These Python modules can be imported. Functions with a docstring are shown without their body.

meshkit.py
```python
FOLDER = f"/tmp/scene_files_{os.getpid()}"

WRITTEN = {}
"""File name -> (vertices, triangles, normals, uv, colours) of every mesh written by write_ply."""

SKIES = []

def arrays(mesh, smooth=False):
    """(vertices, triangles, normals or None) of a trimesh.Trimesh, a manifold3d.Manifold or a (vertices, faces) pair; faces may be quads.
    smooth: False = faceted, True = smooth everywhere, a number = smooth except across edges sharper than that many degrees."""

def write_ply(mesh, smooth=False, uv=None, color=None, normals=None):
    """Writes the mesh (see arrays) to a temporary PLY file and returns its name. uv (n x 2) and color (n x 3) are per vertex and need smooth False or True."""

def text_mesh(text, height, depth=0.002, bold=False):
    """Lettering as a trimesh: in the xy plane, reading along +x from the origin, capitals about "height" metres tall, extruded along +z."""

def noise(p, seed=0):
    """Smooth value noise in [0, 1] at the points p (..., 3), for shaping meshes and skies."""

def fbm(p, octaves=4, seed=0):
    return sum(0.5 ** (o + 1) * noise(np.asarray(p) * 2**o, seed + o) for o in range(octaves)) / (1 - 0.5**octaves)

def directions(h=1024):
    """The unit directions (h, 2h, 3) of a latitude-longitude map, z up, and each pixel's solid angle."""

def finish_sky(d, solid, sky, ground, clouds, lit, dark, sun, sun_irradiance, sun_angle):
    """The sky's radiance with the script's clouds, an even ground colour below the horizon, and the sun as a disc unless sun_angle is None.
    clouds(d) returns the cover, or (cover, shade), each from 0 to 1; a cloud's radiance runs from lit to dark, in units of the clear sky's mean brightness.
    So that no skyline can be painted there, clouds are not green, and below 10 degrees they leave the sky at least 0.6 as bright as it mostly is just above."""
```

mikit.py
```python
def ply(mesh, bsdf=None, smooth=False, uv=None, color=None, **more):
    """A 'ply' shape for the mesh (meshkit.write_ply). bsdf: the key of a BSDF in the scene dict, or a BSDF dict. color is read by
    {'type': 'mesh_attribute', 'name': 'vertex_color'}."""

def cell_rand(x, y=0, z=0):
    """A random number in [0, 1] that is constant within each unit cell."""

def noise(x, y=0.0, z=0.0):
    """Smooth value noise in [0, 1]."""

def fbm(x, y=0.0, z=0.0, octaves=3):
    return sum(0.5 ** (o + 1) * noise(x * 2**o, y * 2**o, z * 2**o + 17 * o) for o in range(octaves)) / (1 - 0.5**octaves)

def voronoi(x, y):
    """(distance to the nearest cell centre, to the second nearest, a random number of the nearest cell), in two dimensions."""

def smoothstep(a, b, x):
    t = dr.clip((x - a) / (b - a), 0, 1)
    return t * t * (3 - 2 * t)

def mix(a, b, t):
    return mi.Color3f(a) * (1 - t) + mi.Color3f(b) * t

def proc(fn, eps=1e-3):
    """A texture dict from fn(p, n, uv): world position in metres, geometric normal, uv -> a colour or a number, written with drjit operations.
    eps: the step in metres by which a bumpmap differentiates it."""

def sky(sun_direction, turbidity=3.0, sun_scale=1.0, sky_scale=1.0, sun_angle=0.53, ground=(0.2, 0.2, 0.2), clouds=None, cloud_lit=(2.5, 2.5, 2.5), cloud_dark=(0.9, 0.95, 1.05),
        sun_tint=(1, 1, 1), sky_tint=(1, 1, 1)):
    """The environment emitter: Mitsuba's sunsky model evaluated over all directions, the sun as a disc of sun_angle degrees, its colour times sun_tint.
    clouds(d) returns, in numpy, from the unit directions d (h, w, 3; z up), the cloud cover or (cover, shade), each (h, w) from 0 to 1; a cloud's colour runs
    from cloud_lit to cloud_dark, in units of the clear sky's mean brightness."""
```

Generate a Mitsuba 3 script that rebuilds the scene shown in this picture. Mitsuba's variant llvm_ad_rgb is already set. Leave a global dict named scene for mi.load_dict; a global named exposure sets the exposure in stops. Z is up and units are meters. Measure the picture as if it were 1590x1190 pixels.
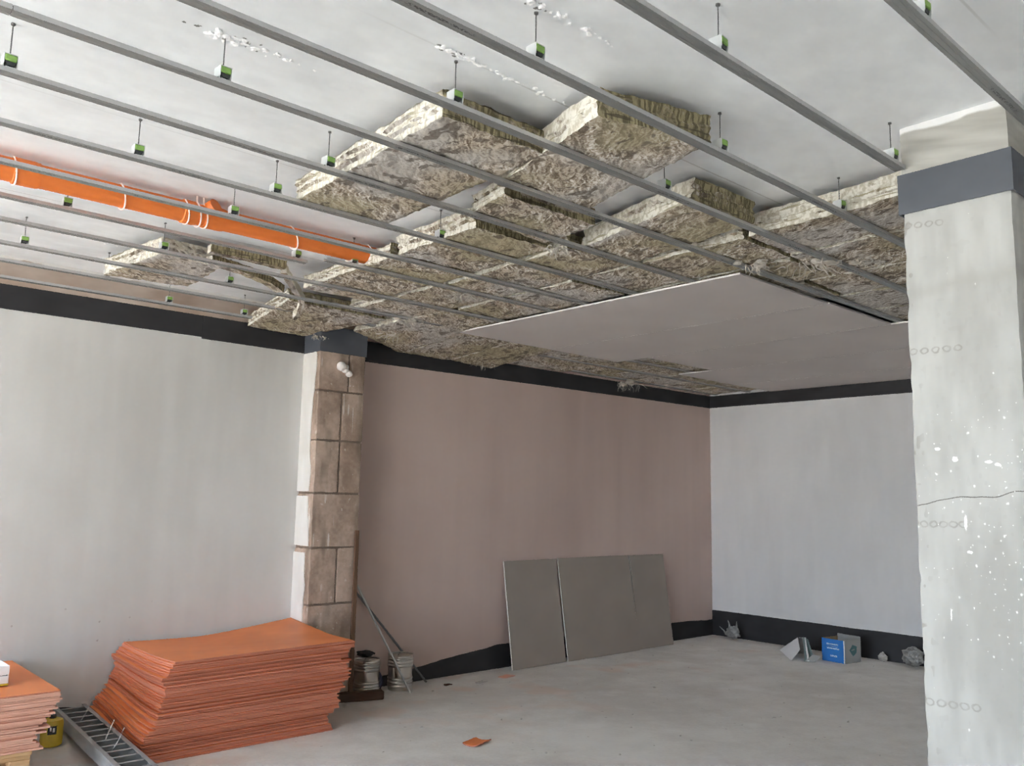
import math
import numpy as np
import trimesh
import drjit as dr
import mitsuba as mi
import mikit
import meshkit
from mikit import proc, noise, fbm, voronoi, cell_rand, smoothstep, mix
from shapely.geometry import LineString, Polygon

T = mi.ScalarTransform4f
scene, labels = {}, {}

# ------------------------------------------------------------------ camera, sky, sun, exposure
exposure = 5.2
YAW, PITCH, ROLL, FOCAL = math.radians(47.71176), math.radians(7.75345), math.radians(1.06765), 1330.614
EYE = np.array([7.129, 0.0, 1.8])
_f = np.array([-math.sin(YAW) * math.cos(PITCH), math.cos(YAW) * math.cos(PITCH), math.sin(PITCH)])
_r = np.array([math.cos(YAW), math.sin(YAW), 0.0])
_u = np.cross(_r, _f)
_up = -math.sin(ROLL) * _r + math.cos(ROLL) * _u
scene['camera'] = {'type': 'perspective', 'fov': math.degrees(2 * math.atan(795 / FOCAL)), 'fov_axis': 'x', 'near_clip': 0.05, 'far_clip': 300.0,
                   'to_world': T().look_at(origin=EYE.tolist(), target=(EYE + _f).tolist(), up=_up.tolist())}
scene['sky'] = mikit.sky([-0.25, -0.42, 0.87], turbidity=4.0, sun_scale=0.55, sky_scale=1.0, ground=(0.35, 0.35, 0.34),
                         clouds=lambda d: 0.55 + 0.35 * meshkit.fbm(d * 3.0, 4, 3), cloud_lit=(1.5, 1.62, 1.75), cloud_dark=(0.9, 0.97, 1.05),
                         sky_tint=(0.93, 1.01, 1.06), sun_tint=(0.95, 1.075, 1.21))


# ------------------------------------------------------------------ helpers
def numbered(key):
    if key not in scene and key not in labels:
        return key
    n = 1
    while f'{key}_{n:03d}' in scene or f'{key}_{n:03d}' in labels:
        n += 1
    return f'{key}_{n:03d}'


def put(name, mesh, bsdf, parent=None, smooth=False, **more):
    key = numbered(name if parent is None else f'{parent}__{name}')
    scene[key] = mikit.ply(mesh, bsdf, smooth=smooth, **more)
    return key


def thing(name, label, cat, group=None):
    key = numbered(name)
    labels[key] = {'label': label, 'category': cat}
    if group:
        labels[key]['group'] = group
    return key


def tag(key, label, cat=None, group=None, kind=None):
    labels[key] = {'label': label}
    if cat:
        labels[key]['category'] = cat
    if group:
        labels[key]['group'] = group
    if kind:
        labels[key]['kind'] = kind
    return key


def struct(name, mesh, bsdf, label, smooth=False):
    k = put(name, mesh, bsdf, smooth=smooth)
    labels[k] = {'label': label, 'kind': 'structure'}
    return k


def cat(ms):
    return trimesh.util.concatenate(ms)


def box(x0, x1, y0, y1, z0, z1):
    m = trimesh.creation.box(extents=(x1 - x0, y1 - y0, z1 - z0))
    m.apply_translation(((x0 + x1) / 2, (y0 + y1) / 2, (z0 + z1) / 2))
    return m


def cham(sx, sy, sz, c=0.004):
    """A box about the origin with chamfered edges."""
    import manifold3d as m3
    pts = []
    for a in (-1, 1):
        for b in (-1, 1):
            for d in (-1, 1):
                x, y, z = a * sx / 2, b * sy / 2, d * sz / 2
                pts += [(x - a * c, y - b * c, z), (x - a * c, y, z - d * c), (x, y - b * c, z - d * c)]
    h = m3.Manifold.hull_points(np.array(pts)).to_mesh()
    return trimesh.Trimesh(h.vert_properties[:, :3], h.tri_verts, process=False)


def cbox(x0, x1, y0, y1, z0, z1, c=0.004):
    m = cham(x1 - x0, y1 - y0, z1 - z0, c)
    m.apply_translation(((x0 + x1) / 2, (y0 + y1) / 2, (z0 + z1) / 2))
    return m


def rod(a, b, r, n=8):
    return trimesh.creation.cylinder(radius=r, segment=[a, b], sections=n)


def tube(points, r, n=6):
    import sys
    p = np.asarray(points, float)
    rr = np.broadcast_to(r, (len(p),))
    t = np.gradient(p, axis=0)
    t /= np.linalg.norm(t, axis=1, keepdims=True) + 1e-12
    a = np.cross(t, np.where(np.abs(t[:, 2:]) < 0.9, [0, 0, 1.0], [1.0, 0, 0]))
    a /= np.linalg.norm(a, axis=1, keepdims=True) + 1e-12
    b = np.cross(t, a)
    ang = np.arange(n) * 2 * np.pi / n
    v = (p[:, None] + rr[:, None, None] * (np.cos(ang)[None, :, None] * a[:, None] + np.sin(ang)[None, :, None] * b[:, None])).reshape(-1, 3)
    f = []
    for i in range(len(p) - 1):
        for j in range(n):
            q = [i * n + j, i * n + (j + 1) % n, (i + 1) * n + (j + 1) % n, (i + 1) * n + j]
            f += [[q[0], q[1], q[2]], [q[0], q[2], q[3]]]
    for base, s in ((0, -1), ((len(p) - 1) * n, 1)):
        for j in range(1, n - 1):
            f.append([base, base + j + 1, base + j] if s < 0 else [base, base + j, base + j + 1])
    return trimesh.Trimesh(v, f, process=False)


def lathe(profile, n=32):
    m = trimesh.creation.revolve(np.array(profile, float), sections=n)
    return m


def grid_box(fn, nu, nv, nw):
    """A closed box surface: fn(u, v, w) -> points, for parameters in [0, 1]."""
    vs, fs, base = [], [], 0

    def face(a, b, ca, cb, make, flip):
        nonlocal base
        A, B = np.meshgrid(np.linspace(0, 1, ca + 1), np.linspace(0, 1, cb + 1), indexing='ij')
        vs.append(fn(*make(A.ravel(), B.ravel())))
        i, j = np.meshgrid(np.arange(ca), np.arange(cb), indexing='ij')
        q0 = (i * (cb + 1) + j).ravel()
        q = np.stack([q0, q0 + cb + 1, q0 + cb + 2, q0 + 1], 1) + base
        if flip:
            q = q[:, ::-1]
        fs.append(np.vstack([q[:, [0, 1, 2]], q[:, [0, 2, 3]]]))
        base += (ca + 1) * (cb + 1)
    one, zero = np.ones_like, np.zeros_like
    face(0, 0, nu, nv, lambda a, b: (a, b, one(a)), False)
    face(0, 0, nu, nv, lambda a, b: (a, b, zero(a)), True)
    face(0, 0, nu, nw, lambda a, b: (a, zero(a), b), False)
    face(0, 0, nu, nw, lambda a, b: (a, one(a), b), True)
    face(0, 0, nv, nw, lambda a, b: (zero(a), a, b), True)
    face(0, 0, nv, nw, lambda a, b: (one(a), a, b), False)
    m = trimesh.Trimesh(np.vstack(vs), np.vstack(fs), process=False)
    m.merge_vertices(digits_vertex=6)
    return m


def rgb(*c):
    return {'type': 'rgb', 'value': list(c)}


def plain(name, c, rough=0.6, **k):
    scene[name] = {'type': 'twosided', 'bsdf': {'type': 'principled', 'base_color': rgb(*c) if isinstance(c, tuple) else proc(c), 'roughness': rough, **k}}


def bumped(name, c, fn, scale=1.0, rough=0.8, eps=2e-3, **k):
    scene[name] = {'type': 'twosided', 'bsdf': {'type': 'bumpmap', 'arbitrary': proc(fn, eps), 'scale': scale,
                                                'bsdf': {'type': 'principled', 'base_color': proc(c), 'roughness': rough, **k}}}


# ------------------------------------------------------------------ materials
def c_ceiling(p, n, uv):
    m = fbm(p.x * 1.3, p.y * 1.3, 3.0, 4)
    s = fbm(p.x * 3.0 + p.y * 9.0, p.y * 2.0 - p.x * 14.0, 1.0, 3)
    c = mix((0.65, 0.665, 0.68), (0.79, 0.81, 0.825), smoothstep(0.25, 0.75, m * 0.75 + s * 0.25))
    line = mi.Float(0)
    for x0 in (4.622, 6.13, 3.10, 7.6, 1.6):
        d = dr.abs(p.x - x0 + 0.012 * (noise(p.y * 1.7, x0) - 0.5))
        line = dr.maximum(line, (1 - smoothstep(0.002, 0.008, d)) * smoothstep(0.35, 0.65, noise(p.y * 1.1, x0 * 7)))
    return mix(c, (0.42, 0.42, 0.41), line * 0.55)


bumped('m_ceiling', c_ceiling, lambda p, n, uv: 0.004 * fbm(p.x * 4 + p.y * 8, p.y * 3 - p.x * 12, 1.0, 3) + 0.002 * fbm(p.x * 30, p.y * 30, 0, 2), rough=0.75)


def c_wall_left(p, n, uv):
    m = fbm(p.y * 0.9, p.z * 0.9, 2.0, 4)
    v = fbm(p.y * 9.0, p.z * 1.2, 5.0, 3)
    c = mix((0.515, 0.505, 0.485), (0.62, 0.615, 0.60), smoothstep(0.2, 0.8, 0.7 * m + 0.3 * v))
    d1, d2, k = voronoi(p.y * 8.0, p.z * 8.0)
    spot = smoothstep(0.07, 0.045, d1) * dr.select(k < 0.16, 1.0, 0.0) * smoothstep(1.25, 0.7, p.z) * smoothstep(2.9, 2.2, p.y)
    c = mix(c, (0.30, 0.26, 0.24), spot * 0.7)
    # bare concrete beam above the black strip, with a torn plaster edge under the ceiling
    beam = smoothstep(3.31, 3.315, p.z)
    bc = mix((0.36, 0.26, 0.20), (0.56, 0.49, 0.43), fbm(p.y * 4.0, p.z * 9.0, 1.0, 4))
    torn = smoothstep(-0.006, 0.006, p.z - 3.50 - 0.05 * (fbm(p.y * 7.0, 0.0, 4.0, 3) - 0.5))
    bc = mix(bc, (0.72, 0.71, 0.69), torn)
    return mix(c, bc, beam)


bumped('m_wall_left', c_wall_left, lambda p, n, uv: 0.003 * fbm(p.y * 20, p.z * 20, 0, 3), rough=0.85)


def c_wall_rear(p, n, uv):
    m = fbm(p.y * 0.8, p.z * 0.7, 9.0, 3)
    v = fbm(p.y * 6.0, p.z * 0.5, 5.0, 4)
    c = mix((0.53, 0.405, 0.365), (0.63, 0.50, 0.455), smoothstep(0.2, 0.8, 0.75 * m + 0.25 * v))
    return c


bumped('m_wall_rear', c_wall_rear, lambda p, n, uv: 0.003 * fbm(p.y * 20, p.z * 12, 0, 3), rough=0.85)


def c_wall_back(p, n, uv):
    m = fbm(p.x * 0.9, p.z * 0.9, 2.0, 4)
    v = fbm(p.x * 8.0, p.z * 1.6, 5.0, 3)
    return mix((0.71, 0.71, 0.715), (0.80, 0.80, 0.805), smoothstep(0.2, 0.8, 0.65 * m + 0.35 * v))


bumped('m_wall_back', c_wall_back, lambda p, n, uv: 0.003 * fbm(p.x * 20, p.z * 20, 0, 3), rough=0.85)


def c_floor(p, n, uv):
    x, y = p.x + 0.3 * p.y, p.y - 0.35 * p.x
    m = fbm(x * 0.7 + 0.3 * fbm(y * 1.7, x * 1.7, 2.0, 2), y * 0.7, 1.0, 5)
    s = fbm(x * 6.0, y * 6.0, 4.0, 4)
    g = fbm(x * 60.0, y * 60.0, 6.0, 2)
    c = mix((0.53, 0.51, 0.475), (0.69, 0.68, 0.65), smoothstep(0.2, 0.8, 0.62 * m + 0.26 * s + 0.12 * g))
    w = smoothstep(0.60, 0.85, fbm(x * 2.6, y * 2.6, 2.0, 4)) * 0.35
    c = mix(c, (0.74, 0.735, 0.72), w)
    st = smoothstep(0.58, 0.8, fbm(x * 1.9, y * 1.9, 9.0, 4)) * 0.28
    c = mix(c, (0.46, 0.44, 0.41), st)
    d1, d2, k = voronoi(x * 5.0, y * 5.0)
    d = smoothstep(0.055, 0.03, d1 + 0.05 * (noise(x * 60, y * 60) - 0.5)) * dr.select(k < 0.13, 1.0, 0.0)
    c = mix(c, (0.27, 0.245, 0.22), d * 0.6)
    o = smoothstep(0.58, 0.8, fbm(x * 2.3, y * 2.3, 15.0, 3)) * smoothstep(2.6, 0.8, p.x) * 0.35
    c = mix(c, (0.60, 0.42, 0.32), o)
    dust = smoothstep(1.0, 0.2, p.x) * smoothstep(3.0, 1.5, p.y)
    return mix(c, (0.68, 0.65, 0.61), dust * (0.4 + 0.5 * s))


bumped('m_floor', c_floor, lambda p, n, uv: 0.003 * fbm(p.x * 18, p.y * 18, 0, 3), rough=0.7)

RINGS = [(x0 + i * dx, z0 + i * dz, r) for (x0, z0, dx, dz, r, k) in
         ((5.555, 3.062, 0.045, -0.005, 0.012, 4), (5.553, 2.484, 0.047, -0.001, 0.012, 5), (5.565, 1.728, 0.040, 0.001, 0.012, 5), (5.556, 0.99, 0.046, 0.002, 0.013, 5)) for i in range(k)]


def c_column(p, n, uv):
    m = fbm(p.x * 3 + p.y * 3, p.z * 2.0, 2.0, 4)
    v = fbm(p.x * 16 + p.y * 16, p.z * 4.0, 7.0, 3)
    c = mix((0.39, 0.385, 0.365), (0.53, 0.53, 0.51), smoothstep(0.2, 0.8, 0.6 * m + 0.4 * v))
    # the pour joint and the hairline crack
    j = (1 - smoothstep(0.0, 0.05, dr.abs(p.z - 2.755 - 0.05 * (p.x - 5.75) - 0.03 * (noise(p.x * 9, 1.0) - 0.5)))) * 0.45
    c = mix(c, (0.40, 0.39, 0.36), j)
    ck = 1.812 + 0.13 * (p.x - 5.53) + 0.02 * (noise(p.x * 14, 5.0) - 0.5)
    c = mix(c, (0.13, 0.12, 0.11), (1 - smoothstep(0.0010, 0.0032, dr.abs(p.z - ck))) * 0.9)
    # rows of spacer rings
    ring = mi.Float(0)
    for (x, z, r) in RINGS:
        d = dr.sqrt(dr.square((p.x - x) / 1.25) + dr.square(p.z - z))
        ring = dr.maximum(ring, (1 - smoothstep(0.001, 0.005, dr.abs(d - r + 0.004 * (noise(p.x * 90, p.z * 90) - 0.5)))) * (0.35 + 0.65 * noise(p.x * 60, p.z * 60, 3)))
    front = smoothstep(3.86, 3.85, p.y)
    c = mix(c, (0.24, 0.22, 0.19), ring * 0.55 * front)
    # white paint splashes, thickest on the right at chest height
    dens = smoothstep(0.9, 1.6, p.z) * smoothstep(2.35, 1.9, p.z) * (0.15 + 0.85 * smoothstep(5.6, 5.9, p.x)) + 0.035
    sp = mi.Float(0)
    for k, sc in ((1, 22.0), (2, 40.0)):
        d1, d2, w = voronoi(p.x * sc + 3.1 * k, p.z * sc * 0.8 + p.y * 11)
        sp = dr.maximum(sp, smoothstep(0.24, 0.15, d1 + 0.34 * fbm(p.x * sc * 2.2, p.z * sc * 2.2, k * 5.0, 2) - 0.05 * w) * dr.select(w < dens * 0.6, 1.0, 0.0))
    c = mix(c, (0.84, 0.84, 0.82), sp * 0.95)
    for (x, z, rx, rz) in ((5.636, 2.05, 0.012, 0.008), (5.706, 2.005, 0.012, 0.013), (5.835, 1.99, 0.016, 0.007), (5.87, 1.98, 0.012, 0.008), (5.735, 1.74, 0.006, 0.035), (5.66, 1.36, 0.003, 0.03), (5.745, 1.62, 0.012, 0.006), (5.80, 3.395, 0.012, 0.006), (5.81, 3.385, 0.008, 0.006)):
        d = dr.sqrt(dr.square((p.x - x) / rx) + dr.square((p.z - z) / rz)) + 0.5 * (noise(p.x * 120, p.z * 120) - 0.5)
        c = mix(c, (0.86, 0.86, 0.84), smoothstep(1.1, 0.85, d) * front)
    # dark form-work blemishes along the left arris
    b = smoothstep(0.80, 0.86, noise(p.x * 45, p.z * 30, 9)) * (smoothstep(5.60, 5.53, p.x) + 0.12)
    c = mix(c, (0.28, 0.26, 0.23), b * 0.6)
    # bare grey head above the strip, smeared white plaster at the ceiling
    head = smoothstep(3.30, 3.31, p.z)
    hc = mix((0.33, 0.32, 0.285), (0.52, 0.51, 0.475), fbm(p.x * 4 + p.y * 4, p.z * 30 + p.x * 6, 3.0, 3))
    hc = mix(hc, (0.80, 0.80, 0.79), smoothstep(3.495, 3.51, p.z + 0.03 * (fbm(p.x * 12, p.y * 12, 2.0, 2) - 0.5)))
    return mix(c, hc, head)


bumped('m_column', c_column, lambda p, n, uv: 0.002 * fbm(p.x * 25 + p.y * 25, p.z * 20, 0, 3), rough=0.8)


def c_block(p, n, uv):
    m = fbm(p.y * 5, p.z * 3, p.x * 5, 4)
    s = fbm(p.y * 40, p.z * 40, p.x * 40, 2)
    c = mix((0.29, 0.205, 0.155), (0.52, 0.40, 0.325), smoothstep(0.25, 0.75, 0.75 * m + 0.25 * s))
    st = smoothstep(0.52, 0.72, fbm(p.y * 9, p.z * 2.2, p.x * 9 + 4.0, 3))
    c = mix(c, (0.17, 0.125, 0.09), st * 0.55)
    wh = smoothstep(0.70, 0.78, fbm(p.y * 30, p.z * 22, p.x * 30, 3))
    c = mix(c, (0.62, 0.56, 0.50), wh * 0.7)
    drip = smoothstep(0.80, 0.86, noise(p.y * 40 + p.x * 40, p.z * 5, 2)) * smoothstep(0.5, 0.7, noise(p.y * 5, p.z * 2, 5))
    return mix(c, (0.70, 0.67, 0.62), drip * 0.7)


bumped('m_block', c_block, lambda p, n, uv: 0.004 * fbm(p.y * 30, p.z * 30, p.x * 30, 3), rough=0.9)
plain('m_mortar', lambda p, n, uv: mix((0.13, 0.09, 0.065), (0.24, 0.18, 0.14), fbm(p.y * 14, p.z * 14, p.x * 14, 3)), 0.9)
plain('m_plaster_skin', lambda p, n, uv: mix((0.60, 0.57, 0.53), (0.76, 0.74, 0.71), fbm(p.x * 12, p.z * 5, p.y * 3, 4)), 0.85)
plain('m_membrane', lambda p, n, uv: mix((0.022, 0.022, 0.024), (0.040, 0.040, 0.043), fbm(p.y * 3 + p.x * 3, p.z * 5, 1.0, 3)), 0.5, specular=0.4)
plain('m_membrane_grey', lambda p, n, uv: mix((0.060, 0.067, 0.080), (0.10, 0.11, 0.128), fbm(p.y * 3 + p.x * 3, p.z * 4, 1.0, 4)), 0.42, specular=0.6)


def c_rail(p, n, uv):
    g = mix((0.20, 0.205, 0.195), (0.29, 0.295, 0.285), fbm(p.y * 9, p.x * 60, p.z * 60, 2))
    g = mix((0.50, 0.50, 0.50), g, smoothstep(0.3, 0.7, dr.abs(n.z)))  # upright sides coloured lighter than the underside for the light they catch
    on = dr.select(cell_rand(dr.floor(p.y / 0.62), dr.floor(p.x * 2.0)) < 0.55, 1.0, 0.0) * smoothstep(-0.5, -0.8, n.z)
    t = p.y / 0.62 - dr.floor(p.y / 0.62)
    ink = dr.select(cell_rand(dr.floor(p.y * 150), dr.floor(p.x * 300)) < 0.5, 1.0, 0.0) * smoothstep(0.25, 0.3, t) * smoothstep(0.75, 0.7, t) * (1 - smoothstep(0.005, 0.007, dr.abs(uv.x)))
    return mix(g, (0.06, 0.06, 0.06), ink * on * 0.8)


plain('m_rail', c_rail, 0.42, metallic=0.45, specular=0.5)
plain('m_galv', (0.55, 0.56, 0.56), 0.4, metallic=0.6)
plain('m_bracket', (0.72, 0.75, 0.75), 0.45, metallic=0.25)
plain('m_green', (0.24, 0.42, 0.10), 0.5)
plain('m_rubber', (0.035, 0.04, 0.04), 0.6)
plain('m_dark_metal', (0.16, 0.16, 0.16), 0.45, metallic=0.6)


def wool_colour(p, n, pale):
    big = fbm(p.x * 2.2, p.y * 2.2, p.z * 3 + 4.0, 3)
    wx = p.x + 0.07 * fbm(p.x * 6, p.y * 6, 1.0, 3) + 0.010 * noise(p.x * 50, p.y * 50, 3)
    wy = p.y + 0.07 * fbm(p.x * 6, p.y * 6, 7.0, 3) + 0.010 * noise(p.x * 50, p.y * 50, 9)
    a = fbm(wx * 75 + wy * 50, wy * 11 - wx * 14, p.z * 12, 3)
    b = fbm(wx * 10 - wy * 13, wy * 85 + wx * 50, p.z * 12, 3)
    f = 0.5 * dr.maximum(a, b) + 0.28 * (a + b) * 0.5 + 0.22 * fbm(p.x * 110, p.y * 110, p.z * 60, 2)
    c = mix((0.135, 0.100, 0.066), (0.47, 0.41, 0.335), smoothstep(0.36, 0.68, f))
    hi = smoothstep(0.55, 0.68, f) * smoothstep(0.40, 0.58, fbm(p.x * 6, p.y * 6, 3.0, 3))
    c = mix(c, (0.66, 0.63, 0.585), hi * 0.85)
    c = mix(c, mi.Color3f(0.27, 0.235, 0.14) * (0.6 + 0.8 * f), smoothstep(0.50, 0.72, big) * 0.65)
    c = mix(c, mi.Color3f(0.40, 0.385, 0.37) * (0.5 + 0.9 * f), smoothstep(0.50, 0.32, big) * 0.6)
    dk = smoothstep(0.40, 0.28, fbm(wx * 16, wy * 22, 5.0, 3))
    c = mix(c, (0.070, 0.050, 0.034), dk * 0.7)
    # long sides: pale felted layers; ends: shade painted in as olive, upright fibres
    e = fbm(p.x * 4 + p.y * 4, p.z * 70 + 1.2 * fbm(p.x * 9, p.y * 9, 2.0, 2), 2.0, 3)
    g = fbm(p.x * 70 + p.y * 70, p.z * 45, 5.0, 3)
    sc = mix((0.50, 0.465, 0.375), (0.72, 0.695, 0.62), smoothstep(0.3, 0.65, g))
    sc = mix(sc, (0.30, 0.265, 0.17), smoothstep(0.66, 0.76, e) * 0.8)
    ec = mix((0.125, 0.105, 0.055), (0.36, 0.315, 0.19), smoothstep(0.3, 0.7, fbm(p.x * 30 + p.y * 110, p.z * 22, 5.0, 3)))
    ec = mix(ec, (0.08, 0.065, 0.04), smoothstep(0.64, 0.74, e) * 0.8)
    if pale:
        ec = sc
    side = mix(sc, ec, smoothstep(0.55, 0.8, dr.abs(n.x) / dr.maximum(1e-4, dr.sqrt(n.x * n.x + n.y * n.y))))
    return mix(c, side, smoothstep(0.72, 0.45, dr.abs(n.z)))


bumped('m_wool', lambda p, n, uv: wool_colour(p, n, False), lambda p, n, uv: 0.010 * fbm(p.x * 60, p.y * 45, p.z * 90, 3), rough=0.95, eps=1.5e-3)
bumped('m_wool_pale', lambda p, n, uv: wool_colour(p, n, True), lambda p, n, uv: 0.010 * fbm(p.x * 60, p.y * 45, p.z * 90, 3), rough=0.95, eps=1.5e-3)
plain('m_wool_tuft', lambda p, n, uv: mix((0.36, 0.325, 0.27), (0.62, 0.585, 0.53), fbm(p.x * 40, p.y * 40, p.z * 40, 2)), 0.95)
plain('m_board', lambda p, n, uv: mix((0.41, 0.375, 0.36), (0.48, 0.445, 0.43), fbm(p.x * 2, p.y * 2, p.z * 2, 3)), 0.75)
plain('m_board_lean', lambda p, n, uv: mix((0.32, 0.275, 0.24), (0.375, 0.325, 0.285), fbm(p.x * 3, p.y * 3, p.z * 3, 3)), 0.75)
plain('m_gypsum', (0.78, 0.76, 0.73), 0.8)
plain('m_flake', (0.88, 0.88, 0.88), 0.8)
plain('m_bare', (0.20, 0.20, 0.195), 0.9)


def c_sheet(p, n, uv):
    m = fbm(p.x * 4, p.y * 4, p.z * 9, 3)
    top = mix((0.60, 0.17, 0.050), (0.76, 0.25, 0.085), m)
    e = cell_rand(dr.floor(p.z * 90), 3)
    side = mix((0.44, 0.135, 0.075), (0.60, 0.225, 0.135), 0.5 * e + 0.5 * m)
    return mix(top, side, smoothstep(0.7, 0.4, dr.abs(n.z)))


plain('m_sheet', c_sheet, 0.5, specular=0.45)
plain('m_sheet_deep', lambda p, n, uv: c_sheet(p, n, uv) * mi.Color3f(0.80, 0.70, 0.66), 0.5, specular=0.45)
plain('m_sheet_light', lambda p, n, uv: c_sheet(p, n, uv) * mi.Color3f(1.12, 1.22, 1.30), 0.5, specular=0.45)
plain('m_sheet_pale', lambda p, n, uv: mix((0.60, 0.31, 0.22), (0.74, 0.43, 0.32), fbm(p.x * 4, p.y * 4, p.z * 30, 3)), 0.6)
plain('m_sheet_pink', lambda p, n, uv: mix((0.50, 0.24, 0.17), (0.62, 0.33, 0.24), fbm(p.x * 4, p.y * 4, p.z * 30, 3)), 0.6)
plain('m_pipe', lambda p, n, uv: mix((0.66, 0.15, 0.024), (0.76, 0.21, 0.045), fbm(p.x * 9, p.y * 5, p.z * 9, 3)), 0.38, specular=0.5)
plain('m_strap', (0.85, 0.72, 0.66), 0.5)
plain('m_tin', lambda p, n, uv: mix((0.62, 0.60, 0.56), (0.80, 0.78, 0.74), fbm(p.x * 12, p.y * 12, p.z * 20, 3)), 0.08, metallic=1.0)
plain('m_plank', lambda p, n, uv: mix((0.10, 0.050, 0.028), (0.17, 0.09, 0.05), fbm(p.x * 40, p.y * 40, p.z * 4, 3)), 0.7)
plain('m_timber', lambda p, n, uv: mix((0.045, 0.022, 0.014), (0.09, 0.05, 0.03), fbm(p.x * 30, p.y * 5, p.z * 30, 3)), 0.7)
plain('m_pine', lambda p, n, uv: mix((0.50, 0.29, 0.13), (0.68, 0.46, 0.25), fbm(p.x * 30, p.y * 8, p.z * 40, 3)), 0.7)
plain('m_lattice', lambda p, n, uv: mix((0.24, 0.25, 0.25), (0.40, 0.41, 0.41), fbm(p.x * 9, p.y * 9, p.z * 20, 3)), 0.5, metallic=0.3)
plain('m_white_card', (0.74, 0.74, 0.74), 0.7)
plain('m_grey_card', (0.36, 0.365, 0.36), 0.7)
plain('m_green_card', (0.20, 0.26, 0.255), 0.6)
plain('m_blue_card', (0.035, 0.20, 0.58), 0.55)
plain('m_teal_ink', (0.09, 0.20, 0.21), 0.6)
plain('m_pale_ink', (0.50, 0.66, 0.85), 0.6)
plain('m_brown_card', (0.36, 0.25, 0.15), 0.8)
plain('m_yellow', (0.55, 0.40, 0.035), 0.4, specular=0.6)
plain('m_black', (0.02, 0.02, 0.022), 0.5)
plain('m_navy', (0.03, 0.03, 0.07), 0.5)
plain('m_foam', (0.80, 0.76, 0.72), 0.8)
plain('m_crumple', lambda p, n, uv: mix((0.10, 0.10, 0.10), (0.55, 0.55, 0.53), fbm(p.x * 30, p.y * 30, p.z * 30, 3)), 0.35, metallic=0.3)
plain('m_rubble', lambda p, n, uv: mix((0.30, 0.28, 0.25), (0.55, 0.53, 0.50), fbm(p.x * 30, p.y * 30, p.z * 30, 2)), 0.9)
plain('m_outside', lambda p, n, uv: mix((0.42, 0.415, 0.40), (0.54, 0.53, 0.51), fbm(p.x * 0.7, p.y * 0.7, 0, 3)), 0.9)
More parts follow.
